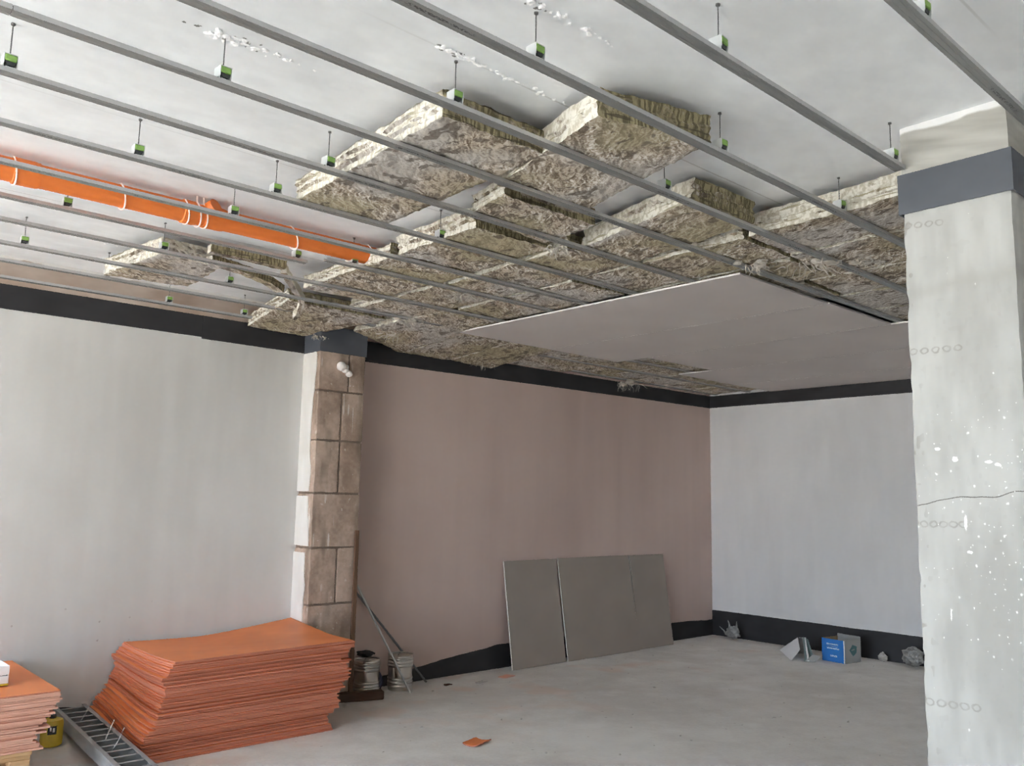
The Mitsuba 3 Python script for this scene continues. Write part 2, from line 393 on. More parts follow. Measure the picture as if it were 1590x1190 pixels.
plain('m_render', (0.62, 0.60, 0.57), 0.9)

# ------------------------------------------------------------------ the setting
RZ = 3.328          # underside of the rails
RT = RZ + 0.018     # their top
CEIL = 3.53
Y0, Y1, X1 = -4.6, 10.33, 12.0
OX0, OX1, OZ1 = 0.1, 7.0, 3.45     # the shop front opening


def floor_z(x, y):
    sx = np.clip(x / 1.0, 0, 1)
    sx = 1 - sx * sx * (3 - 2 * sx)
    sy = np.clip((y - 3.0) / 1.3, 0, 1)
    sy = 1 - sy * sy * (3 - 2 * sy)
    return 0.125 * sx * sy


gx = np.concatenate([np.linspace(-0.3, 1.2, 26), np.linspace(1.35, X1 + 0.3, 44)])
gy = np.concatenate([np.linspace(Y0 - 0.3, 1.0, 16), np.linspace(1.15, 4.8, 36), np.linspace(5.0, Y1 + 0.3, 24)])
GX, GY = np.meshgrid(gx, gy, indexing='ij')
GZ = floor_z(np.maximum(GX, 0), GY)
v = np.stack([GX, GY, GZ], -1).reshape(-1, 3)
i, j = np.meshgrid(np.arange(len(gx) - 1), np.arange(len(gy) - 1), indexing='ij')
q0 = (i * len(gy) + j).ravel()
q = np.stack([q0, q0 + len(gy), q0 + len(gy) + 1, q0 + 1], 1)
ftop = trimesh.Trimesh(v, np.vstack([q[:, [0, 1, 2]], q[:, [0, 2, 3]]]), process=False)
struct('floor', ftop, 'm_floor', 'bare grey concrete screed floor with dust and specks', smooth=True)
struct('ground', box(-40, 50, -60, Y0 - 0.3, -0.25, -0.01), 'm_outside', 'pale paving outside the shop front')
struct('ceiling', box(-0.3, X1 + 0.3, Y0 - 0.3, Y1 + 0.3, CEIL, CEIL + 0.3), 'm_ceiling', 'white plastered concrete ceiling slab')
struct('wall_left', box(-0.3, 0.0, Y0 - 0.3, 3.95, -0.2, CEIL), 'm_wall_left', 'off-white plastered wall to the left of the block pillar')
struct('wall_left', box(-0.3, 0.0, 3.95, Y1 + 0.3, -0.2, CEIL), 'm_wall_rear', 'pinkish grey plastered wall between the block pillar and the far corner')
struct('wall_back', box(0.0, X1 + 0.3, Y1, Y1 + 0.3, -0.2, CEIL), 'm_wall_back', 'pale grey plastered back wall')
struct('wall_right', box(X1, X1 + 0.3, Y0 - 0.3, Y1, -0.2, CEIL), 'm_render', 'plain wall closing the right side')
front = cat([box(0.0, OX0, Y0 - 0.3, Y0, -0.2, CEIL), box(OX1, X1, Y0 - 0.3, Y0, -0.2, CEIL), box(OX0, OX1, Y0 - 0.3, Y0, OZ1, CEIL)])
struct('wall_front', front, 'm_render', 'wall with the wide open shop front behind the camera')

# black membrane strips below the ceiling and along the floor
rng = np.random.default_rng(11)


def strip(path, z0, z1, off, wob=0.0, seed=0, lift0=None):
    """A thin strip on a wall: path = [(x, y), ...] with inward normals implied by off = (dx, dy)."""
    n = len(path)
    p = np.array(path, float)
    s = np.linspace(0, 1, n)
    z0 = np.interp(s, np.linspace(0, 1, len(z0)), z0) + (lift0 if lift0 is not None else 0)
    z1 = np.interp(s, np.linspace(0, 1, len(z1)), z1) + wob * (meshkit.fbm(np.stack([p[:, 0] * 3 + p[:, 1] * 3, s * 0, s * 0], -1), 3, seed) - 0.5)
    o = np.array(off)
    v, f = [], []
    for k in range(n):
        a, b = p[k], p[k] + o
        v += [(*a, z0[k]), (*b, z0[k]), (*b, z1[k]), (*a, z1[k])]
    for k in range(n - 1):
        for e in range(4):
            a, b = k * 4 + e, k * 4 + (e + 1) % 4
            f += [[a, a + 4, b + 4], [a, b + 4, b]]
    f += [[0, 1, 2], [0, 2, 3], [4 * n - 4, 4 * n - 2, 4 * n - 3], [4 * n - 4, 4 * n - 1, 4 * n - 2]]
    m = trimesh.Trimesh(np.array(v), f, process=False)
    m.fix_normals()
    return m


def line(a, b, n=40):
    return [tuple(np.array(a) + (np.array(b) - np.array(a)) * t) for t in np.linspace(0, 1, n)]


struct('trim_1', strip(line((0, Y0), (0, 2.886)), [3.128, 3.130], [3.312, 3.315], (0.006, 0)), 'm_membrane', 'black membrane strip along the top of the left wall, first length')
struct('trim_2', strip(line((0, 2.887), (0, 3.90)), [3.116, 3.112], [3.315, 3.315], (0.0075, 0)), 'm_membrane', 'black membrane strip along the top of the left wall, short lower length by the pillar')
struct('trim_3', strip(line((0, 4.33), (0, Y1)), [3.115, 3.135, 3.15], [3.322, 3.322], (0.006, 0), 0.0), 'm_membrane', 'black membrane strip along the top of the pinkish wall')
struct('trim_4', strip(line((0, Y1), (X1, Y1)), [3.152, 3.155], [3.322, 3.322], (0, -0.006)), 'm_membrane', 'black membrane strip along the top of the back wall')
struct('trim_5', strip(line((0, 4.30), (0, Y1), 90), [-0.01, -0.01], [0.07, 0.10, 0.17, 0.24, 0.25, 0.24, 0.24, 0.23, 0.22, 0.21], (0.010, 0), 0.03, 4), 'm_membrane', 'black membrane upstand along the foot of the pinkish wall')
struct('trim_6', strip(line((0.004, Y1), (X1, Y1), 90), [-0.01, -0.01], [0.335, 0.318, 0.31, 0.31], (0, -0.010), 0.008, 5), 'm_membrane', 'black membrane upstand along the foot of the back wall')
struct('trim_7', strip(line((0, 1.2), (0, 3.86), 60), [0.08, 0.08], [0.185, 0.19], (0.010, 0), 0.09, 6), 'm_membrane', 'ragged black membrane edge at the foot of the left wall')

# plaster chips beside the drilled anchors
cr = np.random.default_rng(5)
chips = []
for (x0, ya, yb, n, amp) in ((4.112, 1.17, 1.62, 60, 0.03), (4.632, 1.86, 2.62, 60, 0.014), (5.098, 1.9, 2.35, 30, 0.018), (4.12, 0.45, 0.75, 26, 0.02), (0.9, 1.25, 1.9, 10, 0.05)):
    for _ in range(n):
        t = cr.random() ** 1.4
        s = cr.uniform(0.003, 0.010) * (1.2 - 0.6 * t)
        m = trimesh.creation.icosphere(subdivisions=1, radius=1.0)
        m.apply_scale([s * cr.uniform(0.7, 1.6), s * cr.uniform(0.7, 1.8), s * 0.7])
        m.vertices += cr.normal(0, s * 0.18, m.vertices.shape)
        m.apply_translation((x0 + cr.normal(0, amp * 0.5), ya + (yb - ya) * t, CEIL - s * 0.25))
        chips.append(m)
k = put('plaster_chip', cat(chips), 'm_flake', 'ceiling')
tag(k, 'torn white plaster flakes in lines beside the hanger anchors', kind='stuff')
holes = []
for (x0, y0, n, sx, sy) in ((4.108, 1.235, 14, 0.022, 0.07), (4.628, 1.90, 12, 0.016, 0.04), (5.09, 1.93, 9, 0.02, 0.03), (2.10, 1.23, 5, 0.008, 0.03), (2.65, 1.93, 5, 0.01, 0.03), (4.115, 0.60, 8, 0.02, 0.05), (0.95, 1.55, 3, 0.03, 0.05)):
    for _ in range(n):
        s = cr.uniform(0.003, 0.008)
        m = trimesh.creation.icosphere(subdivisions=1, radius=1.0)
        m.apply_scale([s, s * cr.uniform(0.8, 2.0), 0.0015])
        m.vertices[:, :2] += cr.normal(0, s * 0.2, (len(m.vertices), 2))
        m.apply_translation((x0 + cr.normal(0, sx), y0 + cr.normal(0, sy), CEIL - 0.0004))
        holes.append(m)
k = put('bare_patch', cat(holes), 'm_bare', 'ceiling')
tag(k, 'dark bare specks where the plaster broke off around the anchors', kind='stuff')

# ------------------------------------------------------------------ concrete column on the right
CX0, CX1, CY0, CY1 = 5.53, 5.985, 3.84, 4.29
col = thing('concrete_column', 'square bare concrete column with white paint splashes and a dark strip near its top', 'column')


def column_fn(x0, x1, y0, y1, z0, z1, amp, seed):
    def fn(u, v, w):
        c = 0.012
        x, y, z = x0 + (x1 - x0) * u, y0 + (y1 - y0) * v, z0 + (z1 - z0) * w
        P = np.stack([x, y, z], -1)
        d = np.stack([meshkit.fbm(P * 9 + k * 31, 3, seed) - 0.5 for k in range(2)], -1) * amp
        edge = (np.minimum(u, 1 - u) < 1e-6).astype(float) * (np.minimum(v, 1 - v) < 1e-6)
        sx, sy = np.sign(0.5 - u), np.sign(0.5 - v)
        r = edge * (c * 0.4 + 0.012 * np.maximum(0, meshkit.fbm(P * 14, 3, seed + 5) - 0.5) * 2)
        return np.stack([x + d[:, 0] + sx * r, y + d[:, 1] + sy * r, z], -1)
    return fn


put('shaft', grid_box(column_fn(CX0, CX1, CY0, CY1, -0.02, CEIL, 0.006, 3), 14, 14, 110), 'm_column', col, smooth=35)
k = put('black_strip', cat([strip([(CX0 - 0.008, CY0 - 0.006), (CX1 + 0.008, CY0 - 0.006)], [3.118, 3.118], [3.305, 3.305], (0, -0.004)),
                            strip([(CX1 + 0.006, CY0 - 0.010), (CX1 + 0.006, CY1 + 0.008)], [3.118, 3.118], [3.305, 3.305], (0.004, 0)),
                            strip([(CX0 - 0.010, CY1 + 0.008), (CX0 - 0.010, CY0 - 0.010)], [3.118, 3.118], [3.305, 3.305], (0.004, 0)),
                            strip([(CX0 - 0.008, CY1 + 0.006), (CX1 + 0.008, CY1 + 0.006)], [3.118, 3.118], [3.305, 3.305], (0, 0.004))]), 'm_membrane_grey', col)
tag(k, 'dark grey membrane strip wrapped around the column')

# ------------------------------------------------------------------ block pillar against the left wall
PX, PY0, PY1 = 0.285, 3.87, 4.352
pil = thing('block_pillar', 'pillar of grey concrete blocks against the left wall behind the orange sheets', 'pillar')
put('mortar', box(0.0, PX - 0.010, PY0 + 0.010, PY1 - 0.010, -0.02, CEIL), 'm_mortar', pil)
rows = [-0.02, 0.375, 0.852, 1.345, 1.826, 2.301, 2.753, 3.20, CEIL - 0.005]
split = [4.13, None, 4.138, None, 4.117, 4.118, 4.178, None]
pr = np.random.default_rng(8)
for r in range(len(rows) - 1):
    ys = [PY0, PY1] if split[r] is None else [PY0, split[r], PY1]
    if split[r] is None and False:
        pass
    for a, b in zip(ys[:-1], ys[1:]):
        g = 0.0065
        jx, s0 = pr.uniform(-0.004, 0.004), int(pr.integers(99))
        x0, x1, y0, y1, z0, z1 = 0.002, PX + jx, a + (g if a > PY0 else 0), b - (g if b < PY1 else 0), rows[r] + g, rows[r + 1] - g

        def bf(u, v, w, x0=x0, x1=x1, y0=y0, y1=y1, z0=z0, z1=z1, s0=s0):
            P = np.stack([x0 + (x1 - x0) * u, y0 + (y1 - y0) * v, z0 + (z1 - z0) * w], -1)
            n = np.stack([meshkit.fbm(P * 18 + k * 13, 3, s0) - 0.5 for k in range(3)], -1)
            e = ((u > 1 - 1e-6).astype(int) + (np.minimum(v, 1 - v) < 1e-6) + (np.minimum(w, 1 - w) < 1e-6)) >= 2
            cen = np.array([(x0 + x1) / 2, (y0 + y1) / 2, (z0 + z1) / 2])
            P2 = P + n * 0.010
            P2[e] -= np.sign(P - cen)[e] * (0.003 + 0.012 * np.maximum(0, n[e, :1]))
            P2[:, 0] = np.where(u < 1e-6, x0, P2[:, 0])
            return P2
        put('block', grid_box(bf, 6, 10, 14), 'm_block', pil, smooth=40)
# plaster smeared on the side that faces the street
sk = []
for kk, (z0, z1) in enumerate(((0.3, 1.30), (1.36, 1.80), (1.84, 3.14))):
    n = 26
    zz = np.linspace(z0, z1, n)
    xr = 0.21 + 0.09 * (meshkit.fbm(np.stack([zz * 3, zz * 0, zz * 0 + kk], -1), 3, 2) - 0.5)
    vv, ff = [], []
    for a in range(n):
        vv += [(0.0, PY0 + 0.004, zz[a]), (0.0, PY0 - 0.010, zz[a]), (xr[a], PY0 - 0.006, zz[a]), (xr[a], PY0 + 0.004, zz[a])]
    for a in range(n - 1):
        for e in range(4):
            p0, p1 = a * 4 + e, a * 4 + (e + 1) % 4
            ff += [[p0, p0 + 4, p1 + 4], [p0, p1 + 4, p1]]
    ff += [[0, 1, 2], [0, 2, 3], [4 * n - 4, 4 * n - 2, 4 * n - 3], [4 * n - 4, 4 * n - 1, 4 * n - 2]]
    m = trimesh.Trimesh(vv, ff, process=False)
    m.fix_normals()
    sk.append(m)
k = put('plaster_skin', cat(sk), 'm_plaster_skin', pil)
tag(k, 'whitish plaster smeared on the narrow side of the pillar')
k = put('black_strip', cat([strip([(0.0, PY0 - 0.006), (PX + 0.012, PY0 - 0.006)], [3.105, 3.105], [3.345, 3.345], (0, -0.004)),
                            strip([(PX + 0.008, PY0 - 0.01), (PX + 0.008, PY1 + 0.004)], [3.105, 3.105], [3.345, 3.345], (0.004, 0))]), 'm_membrane_grey', pil)
tag(k, 'dark membrane strip around the top of the pillar')
for (y, z, r) in ((4.075, 2.985, 0.043), (4.125, 2.955, 0.030), (4.165, 2.925, 0.030), (4.14, 2.99, 0.020)):
    m = trimesh.creation.icosphere(subdivisions=3, radius=r)
    m.vertices += m.vertex_normals * (0.012 * (meshkit.fbm(m.vertices * 60 + z * 9, 3, 4) - 0.5))[:, None]
    m.apply_translation((PX + r * 0.75, y, z))
    put('foam_blob', m, 'm_foam', pil, smooth=True)

# ------------------------------------------------------------------ ceiling rails
prof = LineString([(-0.0165, 0.0175), (-0.0228, 0.0175), (-0.0230, 0.0008), (-0.0105, 0.0008), (-0.0092, 0.0024), (-0.0078, 0.0008), (0.0078, 0.0008), (0.0092, 0.0024), (0.0105, 0.0008), (0.0230, 0.0008),
                   (0.0228, 0.0175), (0.0165, 0.0175)]).buffer(0.0008, cap_style=2, join_style=2, quad_segs=1)


def rail_mesh(x, y0, y1, w=1.0):
    pf = Polygon([(a * w, b) for a, b in prof.exterior.coords])
    m = trimesh.creation.extrude_polygon(pf, y1 - y0, engine='earcut')
    v = m.vertices.copy()
    m.vertices = np.stack([v[:, 0] + x, y1 - v[:, 2], RZ + v[:, 1]], -1)
    m.fix_normals()
    uv = np.stack([v[:, 0], v[:, 2]], -1)
    return m, uv


ORD = ['first', 'second', 'third', 'fourth', 'fifth', 'sixth', 'seventh', 'eighth', 'ninth', 'tenth', 'eleventh', 'twelfth', 'thirteenth', 'fourteenth']
RAILS = [(0.135, 0, None), (0.655, 0, None), (1.127, 0, None), (1.655, 0, None), (2.105, 2.70, None), (2.64, 0, None), (3.13, 0, None), (3.64, 0, None), (4.115, 0, 0.526), (4.585, 0, None), (5.055, 0, 3.371),
         (5.535, 3.832, None), (6.105, 0, None)]
RNAME = []
for n, (x, yend, joint) in enumerate(RAILS):
    lab = f'{ORD[n]} galvanised ceiling rail counted from the left wall'
    RNAME.append(f'{ORD[n]} ceiling rail from the left wall')
    y0, y1 = -1.4, (yend or 10.31)
    key = thing('ceiling_rail', lab, 'rail', 'ceiling rails')
    segs = [(y0, y1)] if joint is None else [(y0, joint - 0.0015), (joint + 0.0015, y1)]
    for (a, b) in segs:
        m, uv = rail_mesh(x, a, b)
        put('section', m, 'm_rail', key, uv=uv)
    if joint:
        put('splice', box(x - 0.0212, x + 0.0212, joint - 0.05, joint + 0.05, RZ + 0.0034, RZ + 0.016), 'm_dark_metal', key)
key = thing('ceiling_rail', 'offset galvanised ceiling rail that starts under the far end of the orange pipe', 'rail', 'ceiling rails')
m, uv = rail_mesh(2.262, 2.755, 10.31)
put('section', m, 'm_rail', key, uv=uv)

# ------------------------------------------------------------------ acoustic hangers


def hanger_parts():
    w, d, h = 0.050, 0.046, 0.054
    z = RT - 0.001
    br = [box(-w / 2, w / 2, -d / 2, -d / 2 + 0.0018, z + 0.012, z + h), box(-w / 2, w / 2, d / 2 - 0.0018, d / 2, z + 0.012, z + h), box(-w / 2, w / 2, -d / 2, d / 2, z + h - 0.0018, z + h)]
    for s in (-1, 1):
        for t in (-1, 1):
            br.append(box(s * 0.019 - 0.004, s * 0.019 + 0.004, t * d / 2 - 0.001, t * d / 2 + 0.001, z - 0.002, z + 0.014))
    br.append(box(-0.0225, 0.0225, -0.016, 0.016, z - 0.0005, z + 0.004))
    green = cham(w + 0.004, d - 0.005, 0.024, 0.003)
    green.apply_translation((0, 0, z + h - 0.0155))
    wedge = trimesh.creation.extrude_polygon(Polygon([(-0.020, 0), (0.020, 0), (0.011, -0.016), (-0.011, -0.016)]), w - 0.006, engine='earcut')
    wv = wedge.vertices.copy()
    wedge.vertices = np.stack([wv[:, 2] - (w - 0.006) / 2, wv[:, 0], wv[:, 1] + z + h - 0.029], -1)
    wedge.fix_normals()
    rd = rod((0, 0, z + h - 0.004), (0, 0, CEIL + 0.004), 0.0023, 8)
    nut = trimesh.creation.cylinder(radius=0.007, height=0.006, sections=6)
    nut.apply_translation((0, 0, z + h + 0.003))
    anchor = trimesh.creation.cylinder(radius=0.008, height=0.008, sections=10)
    anchor.apply_translation((0, 0, CEIL - 0.003))
    return dict(bracket=(cat(br), 'm_bracket'), green_block=(green, 'm_green'), rubber_wedge=(wedge, 'm_rubber'), rod=(rd, 'm_dark_metal'), nut=(nut, 'm_galv'), anchor=(anchor, 'm_dark_metal'))


HP = {n: mikit.ply(m, b) for n, (m, b) in hanger_parts().items()}
HANG = [(0, (2.54, 3.19)), (1, (1.9, 3.4)), (2, (1.25, 2.61)), (3, (1.93,)), (4, (1.235, 2.63)), (5, (1.95,)), (6, (1.26, 1.955, 3.03)), (7, (0.62, 1.965)), (8, (1.233,)), (9, (1.98, 3.32)),
        (10, (1.97, 3.11, 4.206)), (11, (2.389, 3.74)), (12, (2.665,))]
hr = np.random.default_rng(3)
for ri, ys in HANG:
    for c, y in enumerate(ys):
        where = ('', ('nearer', 'farther'), ('nearest', 'middle', 'farthest'))[len(ys) - 1][c:c + 1]
        where = where[0] if where else ''
        lab = f'{where + " " if where else "only visible "}green-topped hanger bracket on the {RNAME[ri]}'
        key = thing('ceiling_hanger', lab, 'hanger', 'acoustic hangers on the rails')
        tw = T().translate([RAILS[ri][0], y, 0]).rotate([0, 0, 1], float(hr.uniform(-5, 5)))
        for n, d in HP.items():
            scene[f'{key}__{n}'] = {**d, 'to_world': tw}
key = thing('ceiling_hanger', 'green-topped hanger bracket on the offset rail under the end of the orange pipe', 'hanger', 'acoustic hangers on the rails')
for n, d in HP.items():
    scene[f'{key}__{n}'] = {**d, 'to_world': T().translate([2.262, 2.965, 0])}

# ------------------------------------------------------------------ mineral wool slabs on the rails


def slab_mesh(quad, t=0.11, z0=RT, drop=(0, 0, 0, 0), seed=0, nu=44, nv=20, rag=0.02, layers=3, topdrop=0.0):
    """quad: the four ground-plan corners, in order (right front, left front, left back, right back)."""
    Q = np.array(quad, float)
    D = np.array(drop, float)

    def fn(u, v, w):
        a, b, c, d = (1 - u) * (1 - v), u * (1 - v), u * v, (1 - u) * v
        xy = a[:, None] * Q[0] + b[:, None] * Q[1] + c[:, None] * Q[2] + d[:, None] * Q[3]
        dz = a ** 1.0 * D[0] + b * D[1] + c * D[2] + d * D[3]
        P = np.stack([xy[:, 0], xy[:, 1], z0 + t * w], -1)
        S = P + np.array([seed * 7.3, seed * 3.1, 0])
        n1 = np.stack([meshkit.fbm(S * [8, 8, 30] + k * 17, 3, seed) - 0.5 for k in range(2)], -1)
        n2 = np.stack([meshkit.noise(S * [45, 45, 110] + k * 29, seed + 3) - 0.5 for k in range(2)], -1)
        lay = np.floor(w * layers * 0.999)
        sh = np.stack([np.sin(lay * 12.9 + seed), np.sin(lay * 7.7 + seed * 2)], -1) * 0.006
        xy2 = xy + n1 * rag * 1.6 + n2 * 0.010 + sh
        crease = -0.004 * np.exp(-((w * layers - np.round(w * layers)) / 0.12) ** 2) * ((w > 0.05) & (w < 0.95))
        cen = Q.mean(0)
        dirn = (xy - cen) / (np.linalg.norm(xy - cen, axis=1, keepdims=True) + 1e-9)
        xy2 = xy2 + dirn * crease[:, None] * 2
        e = np.minimum(np.minimum(u, 1 - u) * 1.3, np.minimum(v, 1 - v) * 0.6)
        rough = 0.010 * (meshkit.noise(S * [38, 60, 0] + 5, seed + 9) - 0.5) + 0.016 * (meshkit.fbm(S * [7, 7, 0], 3, seed + 4) - 0.5)
        bottom = np.where(w < 0.5, np.maximum(0, rough + 0.004), rough)
        z = P[:, 2] + bottom + dz + topdrop * w * 0
        return np.stack([xy2[:, 0], xy2[:, 1], z], -1)
    return grid_box(fn, nu, nv, 9)


SLABS = [
    # quad, thickness, corner drops, label
    ([(4.463, 2.009), (3.091, 2.087), (3.141, 2.644), (4.466, 2.59)], 0.115, (0, 0, 0, 0), 'large brown mineral wool slab nearest the street, left of the two big slabs resting alone on the rails'),
    ([(4.902, 2.469), (4.03, 2.69), (4.075, 3.281), (5.069, 3.015)], 0.13, (0, 0, 0, 0), 'large mineral wool slab right of the first big one, its cut right end facing the column'),
    ([(3.965, 2.80), (3.621, 2.867), (3.50, 3.54), (3.96, 3.50)], 0.105, (0, 0, 0, 0), 'small mineral wool piece wedged behind the two big slabs'),
    ([(3.45, 3.035), (2.66, 3.05), (2.68, 3.66), (3.46, 3.63)], 0.125, (0, 0, 0, 0), 'mineral wool slab at the front of the row just right of the orange pipe end'),
    ([(2.58, 3.05), (1.38, 3.08), (1.40, 3.66), (2.60, 3.70)], 0.10, (0, 0, 0, 0), 'mineral wool slab against which the orange pipe ends'),
    ([(4.60, 3.545), (3.60, 3.775), (3.59, 4.25), (4.62, 4.08)], 0.13, (0, 0, 0, 0), 'greyish mineral wool slab behind the second big one, with a long bright front edge'),
    ([(3.55, 3.69), (2.20, 3.76), (2.20, 4.28), (3.56, 4.26)], 0.10, (0, 0, 0, 0), 'mineral wool slab in the second row, above the left part of the plasterboard edge'),
    ([(2.15, 3.73), (0.98, 3.74), (1.0, 4.28), (2.15, 4.29)], 0.10, (0, 0, 0, 0), 'mineral wool slab in the second row behind the slab at the pipe end'),
    ([(5.50, 4.215), (4.47, 4.275), (4.45, 4.75), (5.50, 4.73)], 0.135, (0, 0, 0, 0), 'mineral wool slab reaching the column, first behind the open ceiling patch'),
    ([(4.42, 4.285), (3.05, 4.29), (3.05, 4.85), (4.41, 4.83)], 0.10, (0, 0, 0, 0), 'mineral wool slab along the right half of the plasterboard front edge'),
    ([(3.01, 4.32), (1.68, 4.34), (1.68, 4.90), (3.01, 4.88)], 0.10, (0, 0, 0, 0), 'mineral wool slab along the left half of the plasterboard front edge'),
    ([(1.63, 4.32), (0.37, 4.17), (0.03, 4.94), (1.63, 4.90)], 0.10, (0, -0.03, -0.10, 0), 'mineral wool slab beside the block pillar, in front of the plasterboard corner'),
    ([(5.50, 4.77), (4.43, 4.79), (4.42, 5.40), (5.50, 5.38)], 0.10, (0, 0, 0, 0), 'mineral wool slab beside the column, second from the open ceiling patch'),
    ([(4.38, 4.88), (3.05, 4.90), (3.05, 5.43), (4.38, 5.42)], 0.10, (0, 0, 0, 0), 'mineral wool slab just above the right front corner of the plasterboards'),
    ([(5.50, 5.42), (4.20, 5.46), (4.20, 5.97), (5.50, 5.96)], 0.10, (0, 0, 0, 0), 'mineral wool slab beside the column, third from the open ceiling patch'),
    ([(4.16, 5.47), (3.0, 5.47), (3.0, 6.0), (4.16, 5.98)], 0.10, (0, 0, 0, 0), 'mineral wool slab lying over the right edge of the plasterboards'),
    ([(5.45, 6.02), (4.10, 6.03), (4.10, 6.58), (5.45, 6.56)], 0.10, (0, 0, 0, 0), 'mineral wool slab beside the column, fourth from the open ceiling patch'),
    ([(5.45, 6.62), (4.05, 6.63), (4.05, 7.2), (5.45, 7.2)], 0.10, (0, 0, 0, 0), 'mineral wool slab beside the column, farthest, ending at the right plasterboards'),
    # loose pieces towards the left wall
    ([(1.55, 1.95), (0.69, 1.86), (0.79, 2.43), (1.50, 2.38)], 0.12, (0, 0, 0, 0), 'bright-edged mineral wool slab farthest left, lying askew near the wall'),
    ([(0.95, 3.18), (0.04, 3.27), (0.04, 3.83), (0.93, 4.12)], 0.10, (0, -0.075, -0.085, -0.01), 'mineral wool slab sagging over the wall edge just left of the pillar'),
]
ORDL = ['first', 'second', 'third', 'fourth', 'fifth', 'sixth', 'seventh', 'eighth', 'ninth']
ly = 4.95
lr = np.random.default_rng(21)
for n in range(9):
    a = lr.uniform(-0.02, 0.02)
    y0, y1 = ly + 0.01, ly + 0.575
    dr_ = -lr.uniform(0.08, 0.11) if n < 2 else -lr.uniform(0.02, 0.06) if n < 4 else -lr.uniform(0.0, 0.05)
    SLABS.append(([(1.44, y0 + a), (0.05, y0 - a), (0.05, y1 - a), (1.44, y1 + a)], 0.10, (0, dr_, dr_ * lr.uniform(0.6, 1.2), 0), f'mineral wool slab in the strip between pinkish wall and plasterboards, {ORDL[n]} beyond the pillar'))
    ly += 0.585
for n, (quad, t, drop, lab) in enumerate(SLABS):
    m = slab_mesh(quad, t, RT + 0.001, drop, seed=n + 1)
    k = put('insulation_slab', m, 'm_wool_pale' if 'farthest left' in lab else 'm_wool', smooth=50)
    tag(k, lab, 'insulation slab', 'mineral wool slabs on the ceiling rails')


def band(path, h, th, seed):
    """A peeled layer of wool: a strip standing on edge along a path of (x, y, z)."""
    p = np.array(path, float)
    s = np.linspace(0, 1, len(p))

    def fn(u, v, w):
        P = np.stack([np.interp(u, s, p[:, k]) for k in range(3)], -1)
        dp = np.stack([np.interp(np.clip(u + 0.02, 0, 1), s, p[:, k]) - np.interp(np.clip(u - 0.02, 0, 1), s, p[:, k]) for k in range(3)], -1)
        n = np.stack([-dp[:, 1], dp[:, 0], 0 * u], -1)
        n /= np.linalg.norm(n, axis=1, keepdims=True) + 1e-9
        P = P + n * ((v - 0.5) * th)[:, None] + np.stack([0 * w, 0 * w, (w - 0.5) * h], -1)
        q = np.stack([meshkit.fbm(P * 25 + k * 11, 3, seed) - 0.5 for k in range(3)], -1)
        return P + q * 0.014
    return grid_box(fn, 26, 4, 7)


k = put('insulation_strip', band([(1.60, 2.80, 3.41), (1.36, 2.98, 3.40), (1.14, 3.17, 3.375), (1.02, 3.27, 3.35), (0.94, 3.29, 3.29), (0.90, 3.27, 3.24)], 0.06, 0.045, 5), 'm_wool_pale', smooth=50)
tag(k, 'pale bent strip of mineral wool hanging from the rails left of the pillar top', 'insulation strip')
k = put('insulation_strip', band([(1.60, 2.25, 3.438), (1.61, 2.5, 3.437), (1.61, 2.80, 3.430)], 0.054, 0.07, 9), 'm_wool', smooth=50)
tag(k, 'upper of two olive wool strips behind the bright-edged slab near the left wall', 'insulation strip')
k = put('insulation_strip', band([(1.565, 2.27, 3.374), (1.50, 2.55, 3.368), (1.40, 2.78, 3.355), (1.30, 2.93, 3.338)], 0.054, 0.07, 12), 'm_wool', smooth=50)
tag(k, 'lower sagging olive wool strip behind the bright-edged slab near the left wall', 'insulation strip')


def tuft(at, size, seed, n=26, hang=0.5, lump=True):
    r = np.random.default_rng(seed)
    ms = []
    at = np.array(at, float)
    for _ in range(n):
        p = at + r.normal(0, 1, 3) * np.array([size, size, size * 0.15]) * 0.5
        d = r.normal(0, 1, 3) * [1, 1, 0.3]
        pts = [p]
        for _s in range(4):
            d = d * 0.6 + r.normal(0, 0.6, 3) - np.array([0, 0, hang])
            pts.append(pts[-1] + d / np.linalg.norm(d) * size * 0.22)
        ms.append(tube(pts, np.linspace(0.0055, 0.0012, 5) * r.uniform(0.5, 1.2), 4))
    if lump:
        for _ in range(5):
            s = size * r.uniform(0.12, 0.3)
            m = trimesh.creation.icosphere(subdivisions=2, radius=s)
            m.vertices += m.vertex_normals * (s * 1.1 * (meshkit.fbm(m.vertices * 2.2 / s + seed, 3, seed) - 0.5))[:, None]
            m.apply_scale([1.2, 1.2, 0.6])
            m.apply_translation(at + r.normal(0, 1, 3) * np.array([size, size, size * 0.1]) * 0.5)
            ms.append(m)
    return cat(ms)


TUFTS = [((4.50, 4.98, 3.335), 0.13, 0.35, 'fluffy grey wool tuft caught on a rail in front of the column'), ((4.74, 5.22, 3.345), 0.09, 0.2, 'grey wool tuft lying beside the fluffy one in front of the column'),
         ((4.22, 4.80, 3.335), 0.10, 0.3, 'curled wool tuft near the right front corner of the plasterboards'), ((0.10, 5.92, 3.29), 0.12, 0.9, 'stringy wool tuft dangling over the black strip beyond the pillar'),
         ((2.12, 4.02, 3.345), 0.09, 0.5, 'frayed wool wisps hanging between rails in front of the plasterboard edge'), ((1.12, 4.26, 3.335), 0.10, 0.4, 'torn wool tuft above the block pillar'),
         ((0.55, 4.45, 3.325), 0.14, 0.4, 'pale torn wool edge right above the pillar'), ((0.10, 8.35, 3.30), 0.16, 0.6, 'ragged wool tuft hanging near the far corner of the pinkish wall'),
         ((3.55, 3.62, 3.335), 0.08, 0.5, 'small frayed tuft hanging from the wedged wool piece'), ((0.25, 3.86, 3.24), 0.06, 0.5, 'crumpled tuft squeezed beside the top of the pillar')]
